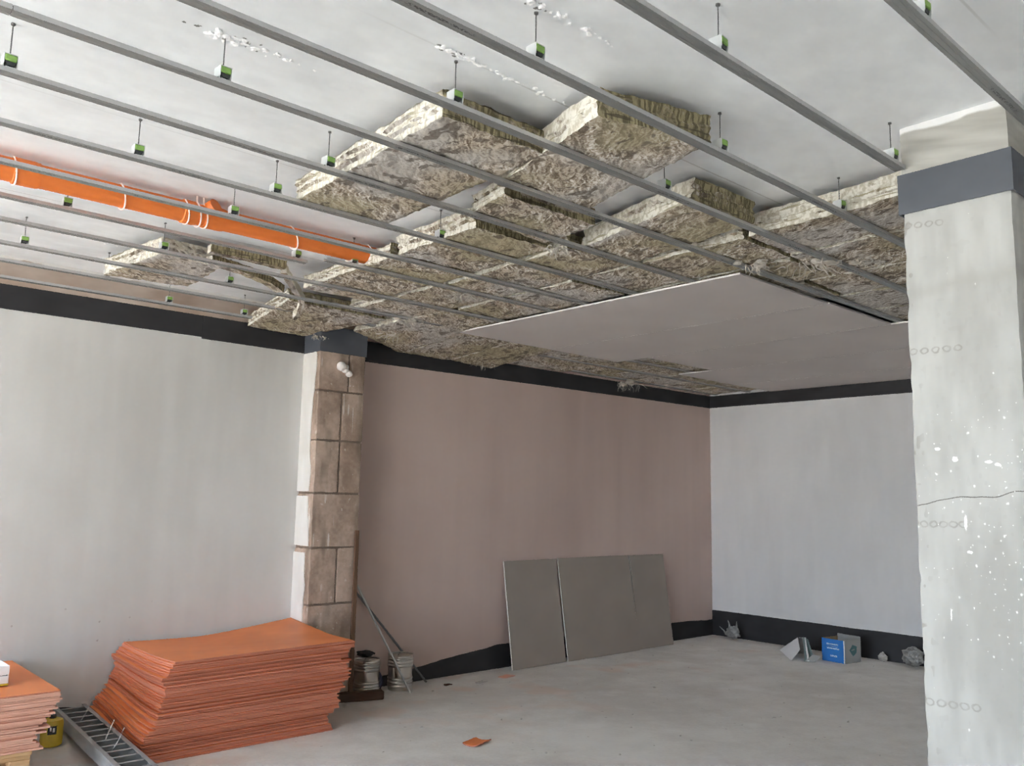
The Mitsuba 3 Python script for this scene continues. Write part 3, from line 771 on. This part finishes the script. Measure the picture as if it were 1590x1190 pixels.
for n, (at, s, hg, lab) in enumerate(TUFTS):
    k = put('wool_tuft', tuft(at, s, 40 + n, hang=hg, lump=n not in (3, 4, 8)), 'm_wool_tuft', smooth=40)
    tag(k, lab, 'wool tuft', kind='stuff')

# ------------------------------------------------------------------ plasterboards fixed under the rails
BZ0, BZ1 = RZ - 0.0135, RZ - 0.0006
BOARDS = [(1.06, 4.035, 4.845, 6.033, 'front plasterboard fixed under the rails, its bright edge facing the street'), (1.05, 4.05, 6.037, 7.085, 'second plasterboard from the front on the ceiling'),
          (1.47, 4.30, 7.09, 8.27, 'third plasterboard row on the ceiling, left board beside the notch'), (0.985, 3.985, 8.275, 9.45, 'fourth plasterboard row on the ceiling, beyond the notch'),
          (0.975, 3.975, 9.455, 10.32, 'last plasterboard row on the ceiling, touching the back wall'), (4.305, 7.3, 7.085, 8.27, 'plasterboard right of the third row, passing behind the column'),
          (3.99, 7.0, 8.275, 9.45, 'plasterboard right of the fourth row, behind the column'), (3.98, 7.0, 9.455, 10.32, 'plasterboard right of the last row, behind the column')]
for (x0, x1, y0, y1, lab) in BOARDS:
    b = thing('ceiling_board', lab, 'plasterboard', 'plasterboards on the ceiling')
    put('panel', box(x0, x1, y0 + 0.0015, y1 - 0.0015, BZ0, BZ1), 'm_board', b)
    k = put('cut_edge', cat([box(x0, x1, y0 + 0.0006, y0 + 0.0014, BZ0 + 0.0006, BZ1), box(x0, x1, y1 - 0.0014, y1 - 0.0006, BZ0 + 0.0006, BZ1)]), 'm_gypsum', b)
    labels[k] = {'label': 'white gypsum edge'}

# ------------------------------------------------------------------ plasterboards leaning on the pinkish wall
LEAN = [(6.385, 7.20, 1.13, 0.205, 'left grey plasterboard leaning on the pinkish wall'), (7.225, 8.49, 1.135, 0.215, 'middle and widest grey plasterboard leaning on the pinkish wall'), (8.507, 9.19, 1.13, 0.193, 'right grey plasterboard leaning on the pinkish wall')]
for (y0, y1, h, xb, lab) in LEAN:
    L = math.hypot(h, xb - 0.028)
    ang = math.atan2(xb - 0.028, h)
    tw = T().translate([xb, (y0 + y1) / 2, 0.001]).rotate([0, 1, 0], -math.degrees(ang))
    b = thing('leaning_board', lab, 'plasterboard', 'plasterboards leaning on the wall')
    W = y1 - y0
    m = box(-0.013, 0, -W / 2 + 0.002, W / 2, 0.003, L)
    scene[f'{b}__panel'] = mikit.ply(m, 'm_board_lean', to_world=tw)
    scene[f'{b}__cut_edge'] = mikit.ply(cat([box(-0.0128, -0.0004, -W / 2, -W / 2 + 0.002, 0.003, L)]), 'm_gypsum', to_world=tw)
    labels[f'{b}__cut_edge'] = {'label': 'pale cut edge'}

# ------------------------------------------------------------------ orange drain pipe
PX_, PZ_, PR = 2.262, 3.432, 0.0625
pipe = thing('drain_pipe', 'bright orange drain pipe strapped under the ceiling between the rails', 'pipe')


def pipe_seg(y0, y1, r, n=36, wall=0.004):
    m = trimesh.creation.revolve(np.array([[r - wall, 0], [r, 0], [r, y1 - y0], [r - wall, y1 - y0], [r - wall, 0]]), sections=n)
    v = m.vertices.copy()
    m.vertices = np.stack([PX_ + v[:, 0], y0 + v[:, 2], PZ_ + v[:, 1]], -1)
    m.fix_normals()
    return m


put('section', pipe_seg(-1.2, 0.985, PR), 'm_pipe', pipe, smooth=40)
put('section', pipe_seg(1.02, 1.93, PR), 'm_pipe', pipe, smooth=40)
put('section', pipe_seg(1.985, 3.25, PR), 'm_pipe', pipe, smooth=40)
for (a, b) in ((0.925, 1.05), (1.80, 1.885), (1.925, 2.055)):
    prof2 = [[PR, 0], [PR + 0.007, 0.004], [PR + 0.007, (b - a) * 0.8], [PR + 0.004, b - a], [PR, b - a], [PR, 0]]
    m = trimesh.creation.revolve(np.array(prof2), sections=36)
    v = m.vertices.copy()
    m.vertices = np.stack([PX_ + v[:, 0], a + v[:, 2], PZ_ + v[:, 1]], -1)
    m.fix_normals()
    put('socket', m, 'm_pipe', pipe, smooth=40)
hump = trimesh.creation.cylinder(radius=0.045, segment=[(PX_ + 0.02, 1.94, PZ_ + 0.02), (PX_ + 0.085, 1.97, PZ_ + 0.05)], sections=28)
k = put('branch', hump, 'm_pipe', pipe, smooth=40)
for (y, tilt) in ((0.93, 0.02), (1.46, 0.03), (1.815, 0.03), (1.885, 0.03), (1.925, 0.03), (2.50, 0.06), (3.07, 0.05)):
    th = np.linspace(-2.75, 0.9, 30)
    rr = PR + 0.0105
    pts = [(PX_ + rr * math.cos(t), y - tilt * 0.6 * math.sin(t), PZ_ + rr * math.sin(t)) for t in th]
    if y in (1.885, 1.925):
        pts.append((pts[-1][0] - 0.004, pts[-1][1], CEIL - 0.002))
    kn = trimesh.creation.icosphere(subdivisions=2, radius=0.009)
    kn.apply_translation((PX_ + rr * math.cos(0.1), y - tilt * 0.6 * math.sin(0.1), PZ_ + rr * math.sin(0.1)))
    kk = put('strap', cat([tube(pts, 0.0045, 6), kn]), 'm_strap', pipe, smooth=40)
    labels[kk] = {'label': 'thin whitish strap'}

# ------------------------------------------------------------------ stacks of orange sheets
YL = np.array([[0.0, 2.29], [0.05, 2.235], [0.108, 2.226], [0.164, 2.253], [0.218, 2.304], [0.285, 2.325], [0.357, 2.345], [0.416, 2.375], [0.482, 2.358], [0.534, 2.345], [0.593, 2.38], [0.642, 2.434]])
YR = np.array([[0.0, 3.70], [0.066, 3.648], [0.122, 3.656], [0.182, 3.745], [0.233, 3.728], [0.309, 3.779], [0.392, 3.816], [0.443, 3.802], [0.52, 3.78], [0.587, 3.842], [0.621, 3.858], [0.657, 3.844]])


def sheet_mesh(x0, x1, y0, y1, zb, zt, nx=8, ny=12):
    def fn(u, v, w):
        x, y = x0 + (x1 - x0) * u, y0 + (y1 - y0) * v
        z = np.where(w > 0.5, zt(x, y), zb(x, y))
        return np.stack([x, y, z], -1)
    return grid_box(fn, nx, ny, 1)


def stack(N, zsurf, ends, xs, label, group, mat):
    r = np.random.default_rng(N)
    for n in range(N):
        t0, t1 = n / N, (n + 1) / N
        gap = 0.0016 + (0.0035 if r.random() < 0.2 else 0.0)

        def zb(x, y, t0=t0):
            return zsurf(x, y, t0) + 0.0004

        def zt(x, y, t1=t1, gap=gap):
            return zsurf(x, y, t1) - gap
        ya, yb = ends((t0 + t1) / 2)
        ya, yb = ya + r.normal(0, 0.008), yb + r.normal(0, 0.018)
        xa, xb = xs
        xb = xb + r.normal(0, 0.006)
        k = put('orange_sheet', sheet_mesh(xa, xb, ya, yb, zb, zt), mat(n))
        tag(k, label(N - 1 - n), 'sheet', group)


def big_surf(x, y, t):
    base = floor_z(np.maximum(x, 0.03), y) * 0.98 + 0.001
    uu, vv = np.clip((1.08 - x) / 1.05, 0, 1), np.clip((y - 2.4) / 1.45, 0, 1)
    top = 0.645 + 0.015 * vv - 0.02 * np.sin(np.pi * vv) * uu + 0.06 * np.maximum(0, uu - 0.35) * np.maximum(0, vv - 0.45) * 2.8
    top = top - 0.012 * np.sin(np.pi * uu) * (1 - vv) + 0.006
    wob = 0.004 * np.sin(vv * 7 + t * 23) * np.sin(np.pi * t)
    return base + (top - base) * t + wob * 0


def nth(n):
    tens = {0: '', 1: '', 2: 'twenty', 3: 'thirty', 4: 'forty', 5: 'fifty', 6: 'sixty'}
    small = ['', 'first', 'second', 'third', 'fourth', 'fifth', 'sixth', 'seventh', 'eighth', 'ninth', 'tenth', 'eleventh', 'twelfth', 'thirteenth', 'fourteenth', 'fifteenth', 'sixteenth', 'seventeenth', 'eighteenth', 'nineteenth']
    if n < 20:
        return small[n]
    a, b = divmod(n, 10)
    return tens[a][:-1] + 'ieth' if b == 0 else tens[a] + '-' + small[b]


stack(46, big_surf, lambda t: (np.interp(t * 0.65, YL[:, 0], YL[:, 1]), np.interp(t * 0.65, YR[:, 0], YR[:, 1])), (0.03, 1.075),
      lambda n: 'topmost curled orange sheet of the large stack by the pillar' if n == 0 else f'{nth(n + 1)} orange sheet from the top of the large stack by the pillar',
      'orange sheets of the large stack', lambda n: 'm_sheet' if n == 45 else ('m_sheet', 'm_sheet_deep', 'm_sheet_light', 'm_sheet', 'm_sheet_light')[(n * 7 + n // 3) % 5])

SZ0, SZ1 = 0.262, 0.598
YS = np.array([[0.262, 1.565], [0.39, 1.56], [0.448, 1.612], [0.509, 1.632], [0.573, 1.655], [0.60, 1.65]])


def small_surf(x, y, t):
    return SZ0 + (SZ1 - SZ0) * t


stack(26, small_surf, lambda t: (-0.05, np.interp(SZ0 + (SZ1 - SZ0) * t, YS[:, 0], YS[:, 1])), (0.04, 1.25),
      lambda n: 'topmost orange sheet of the smaller stack on the pallet at the left edge' if n == 0 else f'{nth(n + 1)} orange sheet from the top of the small stack on the pallet',
      'orange sheets of the smaller stack', lambda n: 'm_sheet' if n == 25 else ('m_sheet_pale', 'm_sheet_pink', 'm_sheet_pale')[(n * 5 + n // 4) % 3])

# the pallet under the smaller stack
pal = thing('wooden_pallet', 'pine pallet under the smaller stack of orange sheets', 'pallet')
for n in range(6):
    y0 = 0.0 + n * 0.268
    put('deck_board', cbox(0.06, 1.245, y0, y0 + 0.13 + (0.06 if n == 5 else 0), SZ0 - 0.026, SZ0 - 0.002, 0.003), 'm_pine', pal)
for x0 in (0.10, 0.62, 1.12):
    put('stringer', cbox(x0, x0 + 0.095, 0.0, 1.53, SZ0 - 0.055, SZ0 - 0.027, 0.003), 'm_pine', pal)
    for y0 in (0.0, 0.70, 1.42):
        zz = float(floor_z(np.array(x0 + 0.02), np.array(y0)))
        put('block', cbox(x0, x0 + 0.095, y0, y0 + 0.11, zz + 0.001, SZ0 - 0.056, 0.004), 'm_pine', pal)

# the carton on the smaller stack
cb = thing('flat_carton', 'white lidded carton cut by the left picture edge on the smaller stack', 'carton')
bx0, bx1, by0, by1 = 0.62, 0.955, 0.95, 1.435
tz = SZ1 + 0.001
put('tray', cbox(bx0, bx1, by0, by1, tz + 0.012, tz + 0.060, 0.003), 'm_white_card', cb)
k = put('base', cbox(bx0 - 0.001, bx1 + 0.001, by0 - 0.001, by1 + 0.001, tz, tz + 0.0115, 0.002), 'm_yellow', cb)
labels[k] = {'label': 'yellow bottom band'}
put('shadow_gap', box(bx0 + 0.004, bx1 - 0.003, by0 + 0.004, by1 - 0.003, tz + 0.0595, tz + 0.064), 'm_black', cb)
rim = [box(bx0, bx1, by0, by0 + 0.004, tz + 0.064, tz + 0.118), box(bx0, bx1, by1 - 0.004, by1, tz + 0.064, tz + 0.118), box(bx0, bx0 + 0.004, by0, by1, tz + 0.064, tz + 0.118), box(bx1 - 0.004, bx1, by0, by1, tz + 0.064, tz + 0.118),
       box(bx0, bx1, by0, by1, tz + 0.064, tz + 0.068)]
put('lid', cat(rim), 'm_white_card', cb)
k = put('lining', box(bx0 + 0.01, bx1 - 0.05, by0 + 0.02, by1 - 0.16, tz + 0.068, tz + 0.112), 'm_brown_card', cb)
labels[k] = {'label': 'brown cardboard lining'}

# yellow canister
cx, cy = 0.46, 1.845
cz = float(floor_z(np.array(cx), np.array(cy)))
can = thing('canister', 'small yellow canister with a dark label on the floor beside the pallet', 'canister')
m = lathe([[0, 0], [0.060, 0], [0.069, 0.008], [0.071, 0.03], [0.071, 0.15], [0.064, 0.17], [0.040, 0.18], [0, 0.18]])
m.apply_translation((cx, cy, cz))
put('body', m, 'm_yellow', can, smooth=35)
m = lathe([[0, 0.178], [0.022, 0.178], [0.022, 0.198], [0.018, 0.202], [0, 0.202]], 20)
m.apply_translation((cx, cy, cz))
put('cap', m, 'm_black', can, smooth=35)


def curved_patch(a0, a1, z0, z1, r, n=8):
    vv = []
    for a in np.linspace(a0, a1, n):
        for z in (z0, z1):
            vv.append((cx + r * math.cos(a), cy + r * math.sin(a), cz + z))
    ff = []
    for k in range(n - 1):
        ff += [[2 * k, 2 * k + 2, 2 * k + 3], [2 * k, 2 * k + 3, 2 * k + 1]]
    return trimesh.Trimesh(vv, ff, process=False)


a_c = math.atan2(0 - cy, 7.129 - cx)
k = put('label_patch', curved_patch(a_c - 0.35, a_c + 0.42, 0.085, 0.140, 0.0718), 'm_black', can)
labels[k] = {'label': 'dark square label'}
k = put('label_mark', cat([curved_patch(a_c - 0.18, a_c - 0.03, 0.108, 0.132, 0.0725), curved_patch(a_c + 0.08, a_c + 0.26, 0.100, 0.128, 0.0725)]), 'm_white_card', can)
labels[k] = {'label': 'white print on the label'}

# steel lattice trough lying between the stacks
lat = thing('steel_lattice', 'grey steel trough with cross plates lying on the floor between the two orange stacks', 'steel lattice')
LA, LB = np.array([0.06, 1.955, 0.145]), np.array([2.05, 1.955, 0.005])
ux = (LB - LA) / np.linalg.norm(LB - LA)
LL = float(np.linalg.norm(LB - LA))
pitch = math.degrees(math.asin(-ux[2]))
ltw = T().translate(LA.tolist()).rotate([0, 1, 0], pitch)
Hh, Wd = 0.085, 0.215


def lput(name, m, mat='m_lattice', lab=None):
    k = numbered(f'{lat}__{name}')
    scene[k] = mikit.ply(m, mat, to_world=ltw)
    if lab:
        labels[k] = {'label': lab}


for y in (0.0, Wd):
    s = 1 if y == 0 else -1
    lput('side_rail', cat([box(0, LL, y - 0.0015, y + 0.0015, 0, Hh), box(0, LL, min(y, y + s * 0.028), max(y, y + s * 0.028), Hh - 0.002, Hh), box(0, LL, min(y, y + s * 0.028), max(y, y + s * 0.028), 0, 0.002)]))
lput('base_plate', box(0, LL, 0.002, Wd - 0.002, 0.0021, 0.004))
for n in range(17):
    x = 0.05 + n * 0.115
    lput('cross_plate', cat([box(x, x + 0.003, 0.002, Wd - 0.002, 0.004, Hh - 0.0025), box(x, x + 0.022, 0.03, Wd - 0.03, Hh - 0.006, Hh - 0.0025)]))
for (x, a) in ((0.33, 0.02), (0.86, -0.015), (1.02, 0.02)):
    lput('cable_tie', tube([(x - 0.03, 0.10, 0.05), (x - 0.01 + a, 0.12, 0.12), (x + 0.02 + a, 0.14, 0.21)], 0.0032, 5), 'm_white_card', 'white cable tie')

# ------------------------------------------------------------------ tins, timber, rods beside the pillar


def drum(cx, cy, r, h, label, seed):
    d = thing('paint_drum', label, 'drum', 'steel paint drums')
    pr = [[0, 0], [r - 0.004, 0], [r, 0.004], [r, 0.028]]
    for z in (0.045, 0.076, 0.107, 0.228, 0.259, 0.290):
        z = z / 0.33 * h
        pr += [[r, z - 0.014], [r + 0.0075, z - 0.0065], [r + 0.0095, z], [r + 0.0075, z + 0.0065], [r, z + 0.014]]
    pr += [[r, h - 0.018], [r - 0.001, h - 0.010]]
    pr += [[r - 0.010, h - 0.010], [0, h - 0.010]]
    m = lathe(pr, 40)
    m.apply_translation((cx, cy, 0.002))
    put('body', m, 'm_tin', d, smooth=28)
    m = lathe([[r - 0.008, h - 0.014], [r + 0.007, h - 0.014], [r + 0.008, h - 0.004], [r + 0.003, h], [r - 0.006, h], [r - 0.010, h - 0.006], [r - 0.010, h - 0.0095]], 40)
    m.apply_translation((cx, cy, 0.002))
    put('rim', m, 'm_tin', d, smooth=28)
    th = np.linspace(0.15, math.pi - 0.15, 16)
    a = -0.75
    pts = [(cx + (r + 0.012) * math.cos(t) * math.cos(a) - 0.012 * math.sin(t) * -math.sin(a), cy + (r + 0.012) * math.cos(t) * math.sin(a) - 0.012, h - 0.03 + 0.035 * math.sin(t)) for t in th]
    put('handle', tube(pts, 0.003, 6), 'm_dark_metal', d, smooth=40)
    return d


drum(0.200, 4.935, 0.113, 0.325, 'right steel paint drum with ribbed sides behind the leaning rod', 1)
drum(0.140, 4.600, 0.113, 0.305, 'left steel paint drum half hidden behind the large orange stack', 2)
bag = trimesh.creation.icosphere(subdivisions=3, radius=0.09)
bag.vertices += bag.vertex_normals * (0.07 * (meshkit.fbm(bag.vertices * 18, 3, 2) - 0.5))[:, None]
bag.apply_scale([0.9, 0.9, 0.30])
bag.apply_translation((0.13, 4.585, 0.352))
k = put('black_bag', bag, 'm_black', smooth=30)
tag(k, 'crumpled black bag lying on the left steel drum', 'bag')
bag = trimesh.creation.icosphere(subdivisions=3, radius=0.055)
bag.vertices += bag.vertex_normals * (0.05 * (meshkit.fbm(bag.vertices * 25, 3, 7) - 0.5))[:, None]
bag.apply_scale([0.7, 0.6, 1.5])
bag.apply_translation((0.115, 4.757, 0.075))
k = put('dark_rag', bag, 'm_navy', smooth=30)
tag(k, 'dark bluish rag stuffed between the two steel drums', 'rag')
tm = cham(0.10, 0.44, 0.075, 0.006)
tm.apply_transform(trimesh.transformations.rotation_matrix(-0.30, (0, 0, 1)))
tm.apply_translation((0.36, 4.38, 0.0385))
k = put('timber_offcut', tm, 'm_timber')
tag(k, 'dark brown timber offcut on the floor in front of the left drum', 'timber')
pk = cham(0.018, 0.040, 1.49, 0.002)
pk.apply_transform(trimesh.transformations.rotation_matrix(-0.004, (0, 1, 0)))
pk.apply_translation((0.312, 4.322, 0.750))
k = put('wooden_batten', pk, 'm_plank')
tag(k, 'narrow brown wooden batten standing against the right edge of the block pillar', 'batten')


def channel(a, b, w):
    a, b = np.array(a, float), np.array(b, float)
    d = b - a
    L = np.linalg.norm(d)
    d /= L
    s = np.cross(d, [1, 0, 0])
    s /= np.linalg.norm(s)
    n = np.cross(s, d)
    m = cat([box(-w / 2, w / 2, -0.001, 0.001, 0, L), box(-w / 2, -w / 2 + 0.002, -0.012, 0.001, 0, L), box(w / 2 - 0.002, w / 2, -0.012, 0.001, 0, L)])
    M = np.eye(4)
    M[:3, 0], M[:3, 1], M[:3, 2], M[:3, 3] = s, n, d, a
    m.apply_transform(M)
    m.fix_normals()
    return m


k = put('steel_profile', channel((0.408, 4.913, 0.004), (0.03, 4.47, 1.06), 0.015), 'm_galv')
tag(k, 'light thin steel profile leaning across the right drum', 'metal profile', 'leaning steel profiles')
k = put('steel_profile', channel((0.125, 5.31, 0.004), (0.022, 4.50, 0.93), 0.018), 'm_dark_metal')
tag(k, 'darker thin steel profile leaning behind the right drum', 'metal profile', 'leaning steel profiles')

# ------------------------------------------------------------------ cartons at the back wall


def placed(m, loc, rotz=0.0, rx=0.0, ry=0.0):
    M = trimesh.transformations.euler_matrix(rx, ry, rotz, 'sxyz')
    M[:3, 3] = loc
    m = m.copy()
    m.apply_transform(M)
    return m


bc = thing('blue_carton', 'open cardboard carton with a bright blue printed side on the floor by the back wall', 'carton')
W, D, Hc = 0.31, 0.30, 0.255
loc, rz = (1.921, 9.748, 0.002), math.radians(-9)
t = 0.004
put('printed_side', placed(box(0, W, 0, t, 0, Hc), loc, rz), 'm_blue_card', bc)
put('right_side', placed(box(W - t, W, t, D, 0, Hc + 0.01), loc, rz), 'm_grey_card', bc)
put('back_side', placed(box(0, W, D - t, D, 0, Hc + 0.03), loc, rz), 'm_grey_card', bc)
put('left_side', placed(box(0, t, t, D - t, 0, Hc), loc, rz), 'm_brown_card', bc)
put('bottom', placed(box(t, W - t, t, D - t, 0, t), loc, rz), 'm_brown_card', bc)
k = put('white_border', placed(cat([box(W - 0.016, W, -0.0012, -0.0002, 0, Hc)]), loc, rz), 'm_white_card', bc)
for (z, x0, x1, h) in ((0.197, 0.065, 0.225, 0.018), (0.173, 0.080, 0.215, 0.005), (0.150, 0.070, 0.235, 0.016), (0.066, 0.115, 0.205, 0.022)):
    r = np.random.default_rng(int(z * 1000))
    x, lines = x0, []
    while x < x1:
        w = r.uniform(0.006, 0.016)
        lines.append(box(x, min(x + w, x1), -0.0012, -0.0002, z - h / 2 * r.uniform(0.7, 1), z + h / 2))
        x += w + 0.004
    k = put('print_line', placed(cat(lines), loc, rz), 'm_pale_ink', bc)
    labels[k] = {'label': 'line of pale lettering too small to read', 'kind': 'stuff'}
dm = trimesh.creation.extrude_polygon(Polygon([(0.085, 0.145), (0.145, 0.205), (0.225, 0.178), (0.215, 0.112), (0.150, 0.072)]).difference(Polygon([(0.12, 0.150), (0.18, 0.155), (0.185, 0.143), (0.12, 0.138)])), 0.001, engine='earcut')
v = dm.vertices.copy()
dm.vertices = np.stack([W + 0.0002 + v[:, 2], v[:, 0], v[:, 1]], -1)
dm.fix_normals()
k = put('emblem', placed(dm, loc, rz), 'm_teal_ink', bc)
labels[k] = {'label': 'dark teal emblem on the right side'}

wc = thing('white_carton', 'white and grey carton lying tipped open to the left of the blue one', 'carton')


def quadplate(a, b, c, d, t=0.004):
    P = np.array([a, b, c, d], float)
    n = np.cross(P[1] - P[0], P[3] - P[0])
    n /= np.linalg.norm(n)
    v = np.vstack([P, P - n * t])
    f = [[0, 1, 2], [0, 2, 3], [4, 6, 5], [4, 7, 6]]
    for e in range(4):
        g = (e + 1) % 4
        f += [[e, e + 4, g + 4], [e, g + 4, g]]
    m = trimesh.Trimesh(v, f, process=False)
    m.fix_normals()
    return m


# a tent of two panels: white end on the left, grey printed side on the right
k = put('end_panel', quadplate((1.42, 9.66, 0.055), (1.735, 9.37, 0.006), (1.80, 9.46, 0.130), (1.66, 9.66, 0.232)), 'm_white_card', wc)
k = put('side_panel', quadplate((1.70, 9.72, 0.235), (1.83, 9.60, 0.238), (1.96, 9.52, 0.004), (1.86, 9.46, 0.006)), 'm_green_card', wc)
k = put('tape', quadplate((1.745, 9.671, 0.239), (1.775, 9.645, 0.240), (1.905, 9.481, 0.012), (1.885, 9.468, 0.012), 0.001), 'm_white_card', wc)
k = put('back_panel', quadplate((1.44, 9.74, 0.01), (1.66, 9.70, 0.230), (1.72, 9.76, 0.232), (1.62, 9.95, 0.01)), 'm_grey_card', wc)
k = put('flap', quadplate((1.86, 9.46, 0.010), (1.96, 9.52, 0.006), (2.00, 9.56, 0.07), (1.93, 9.52, 0.09)), 'm_grey_card', wc)


def crumple(at, s, seed, spikes=()):
    m = trimesh.creation.icosphere(subdivisions=3, radius=1.0)
    m.vertices *= (0.55 + 0.9 * meshkit.fbm(m.vertices * 2.2 + seed, 3, seed))[:, None]
    m.apply_scale(s)
    ms = [m]
    for (p, q, r) in spikes:
        ms.append(tube([p, [(a + b) / 2 + 0.006 for a, b in zip(p, q)], q], [r, r * 0.8, r * 0.3], 5))
    m = cat(ms)
    m.apply_translation(at)
    m.vertices[:, 2] -= m.vertices[:, 2].min() - 0.001
    return m


k = put('crumpled_wrap', crumple((0.43, 10.17, 0.08), (0.10, 0.07, 0.075), 3, (((-0.05, 0, 0.03), (-0.075, 0, 0.15), 0.016), ((0.04, 0, 0.03), (0.06, 0, 0.15), 0.016), ((-0.09, -0.02, -0.04), (-0.19, -0.03, 0.06), 0.012))), 'm_crumple')
tag(k, 'crumpled silvery plastic wrap on the floor near the far corner', 'crumpled wrap')
k = put('crumpled_wrap', crumple((2.80, 10.16, 0.09), (0.11, 0.08, 0.10), 5, (((-0.04, 0, -0.02), (-0.10, -0.03, -0.07), 0.012),)), 'm_crumple')
tag(k, 'crumpled silvery wrap on the floor beside the column edge at the back wall', 'crumpled wrap')
k = put('crumpled_wrap', crumple((2.42, 10.24, 0.03), (0.05, 0.03, 0.05), 9), 'm_rubble')
tag(k, 'small pale lump of rubble by the back wall right of the blue carton', 'rubble')

# scraps on the floor


def scrap(pts, z, bend, name, mat, lab, cat_):
    P = np.array(pts, float)
    n = 8

    def fn(u, v, w):
        a, b, c, d = (1 - u) * (1 - v), u * (1 - v), u * v, (1 - u) * v
        xy = a[:, None] * P[0] + b[:, None] * P[1] + c[:, None] * P[2] + d[:, None] * P[3]
        return np.stack([xy[:, 0], xy[:, 1], z + 0.008 * w + bend * (2 * u - 1) ** 2], -1)
    k = put(name, grid_box(fn, n, 4, 1), mat, smooth=30)
    tag(k, lab, cat_)


scrap([(2.026, 4.216), (2.145, 4.255), (2.085, 4.445), (1.975, 4.385)], 0.001, 0.012, 'sheet_scrap', 'm_sheet', 'orange sheet scrap curled on the open floor in the foreground', 'scrap')
scrap([(0.37, 6.03), (0.45, 6.06), (0.42, 6.22), (0.33, 6.18)], 0.001, 0.0, 'sheet_scrap', 'm_sheet_pale', 'faded pinkish scrap on the floor in front of the left leaning board', 'scrap')
scrap([(0.33, 5.36), (0.37, 5.36), (0.37, 5.44), (0.33, 5.43)], 0.001, 0.004, 'sheet_scrap', 'm_timber', 'small reddish dark scrap on the floor beside the rod foot', 'scrap')
scrap([(0.45, 5.66), (0.49, 5.67), (0.47, 5.80), (0.43, 5.77)], 0.001, 0.006, 'sheet_scrap', 'm_rubble', 'small dark crumb of debris on the floor left of the leaning boards', 'scrap')
gr = np.random.default_rng(77)
bits = []
for _ in range(60):
    x, y = gr.uniform(0.3, 4.5), gr.uniform(2.0, 10.1)
    s = gr.uniform(0.003, 0.012)
    if x < 1.15 and y < 4.6:
        continue
    m = trimesh.creation.icosphere(subdivisions=1, radius=s)
    m.apply_scale([1, gr.uniform(0.6, 1.6), 0.6])
    m.vertices += gr.normal(0, s * 0.15, m.vertices.shape)
    m.apply_translation((x, y, s * 0.4))
    bits.append(m)
k = put('debris', cat(bits), 'm_rubble')
tag(k, 'small crumbs of mortar and wool scattered over the floor', 'debris', kind='stuff')
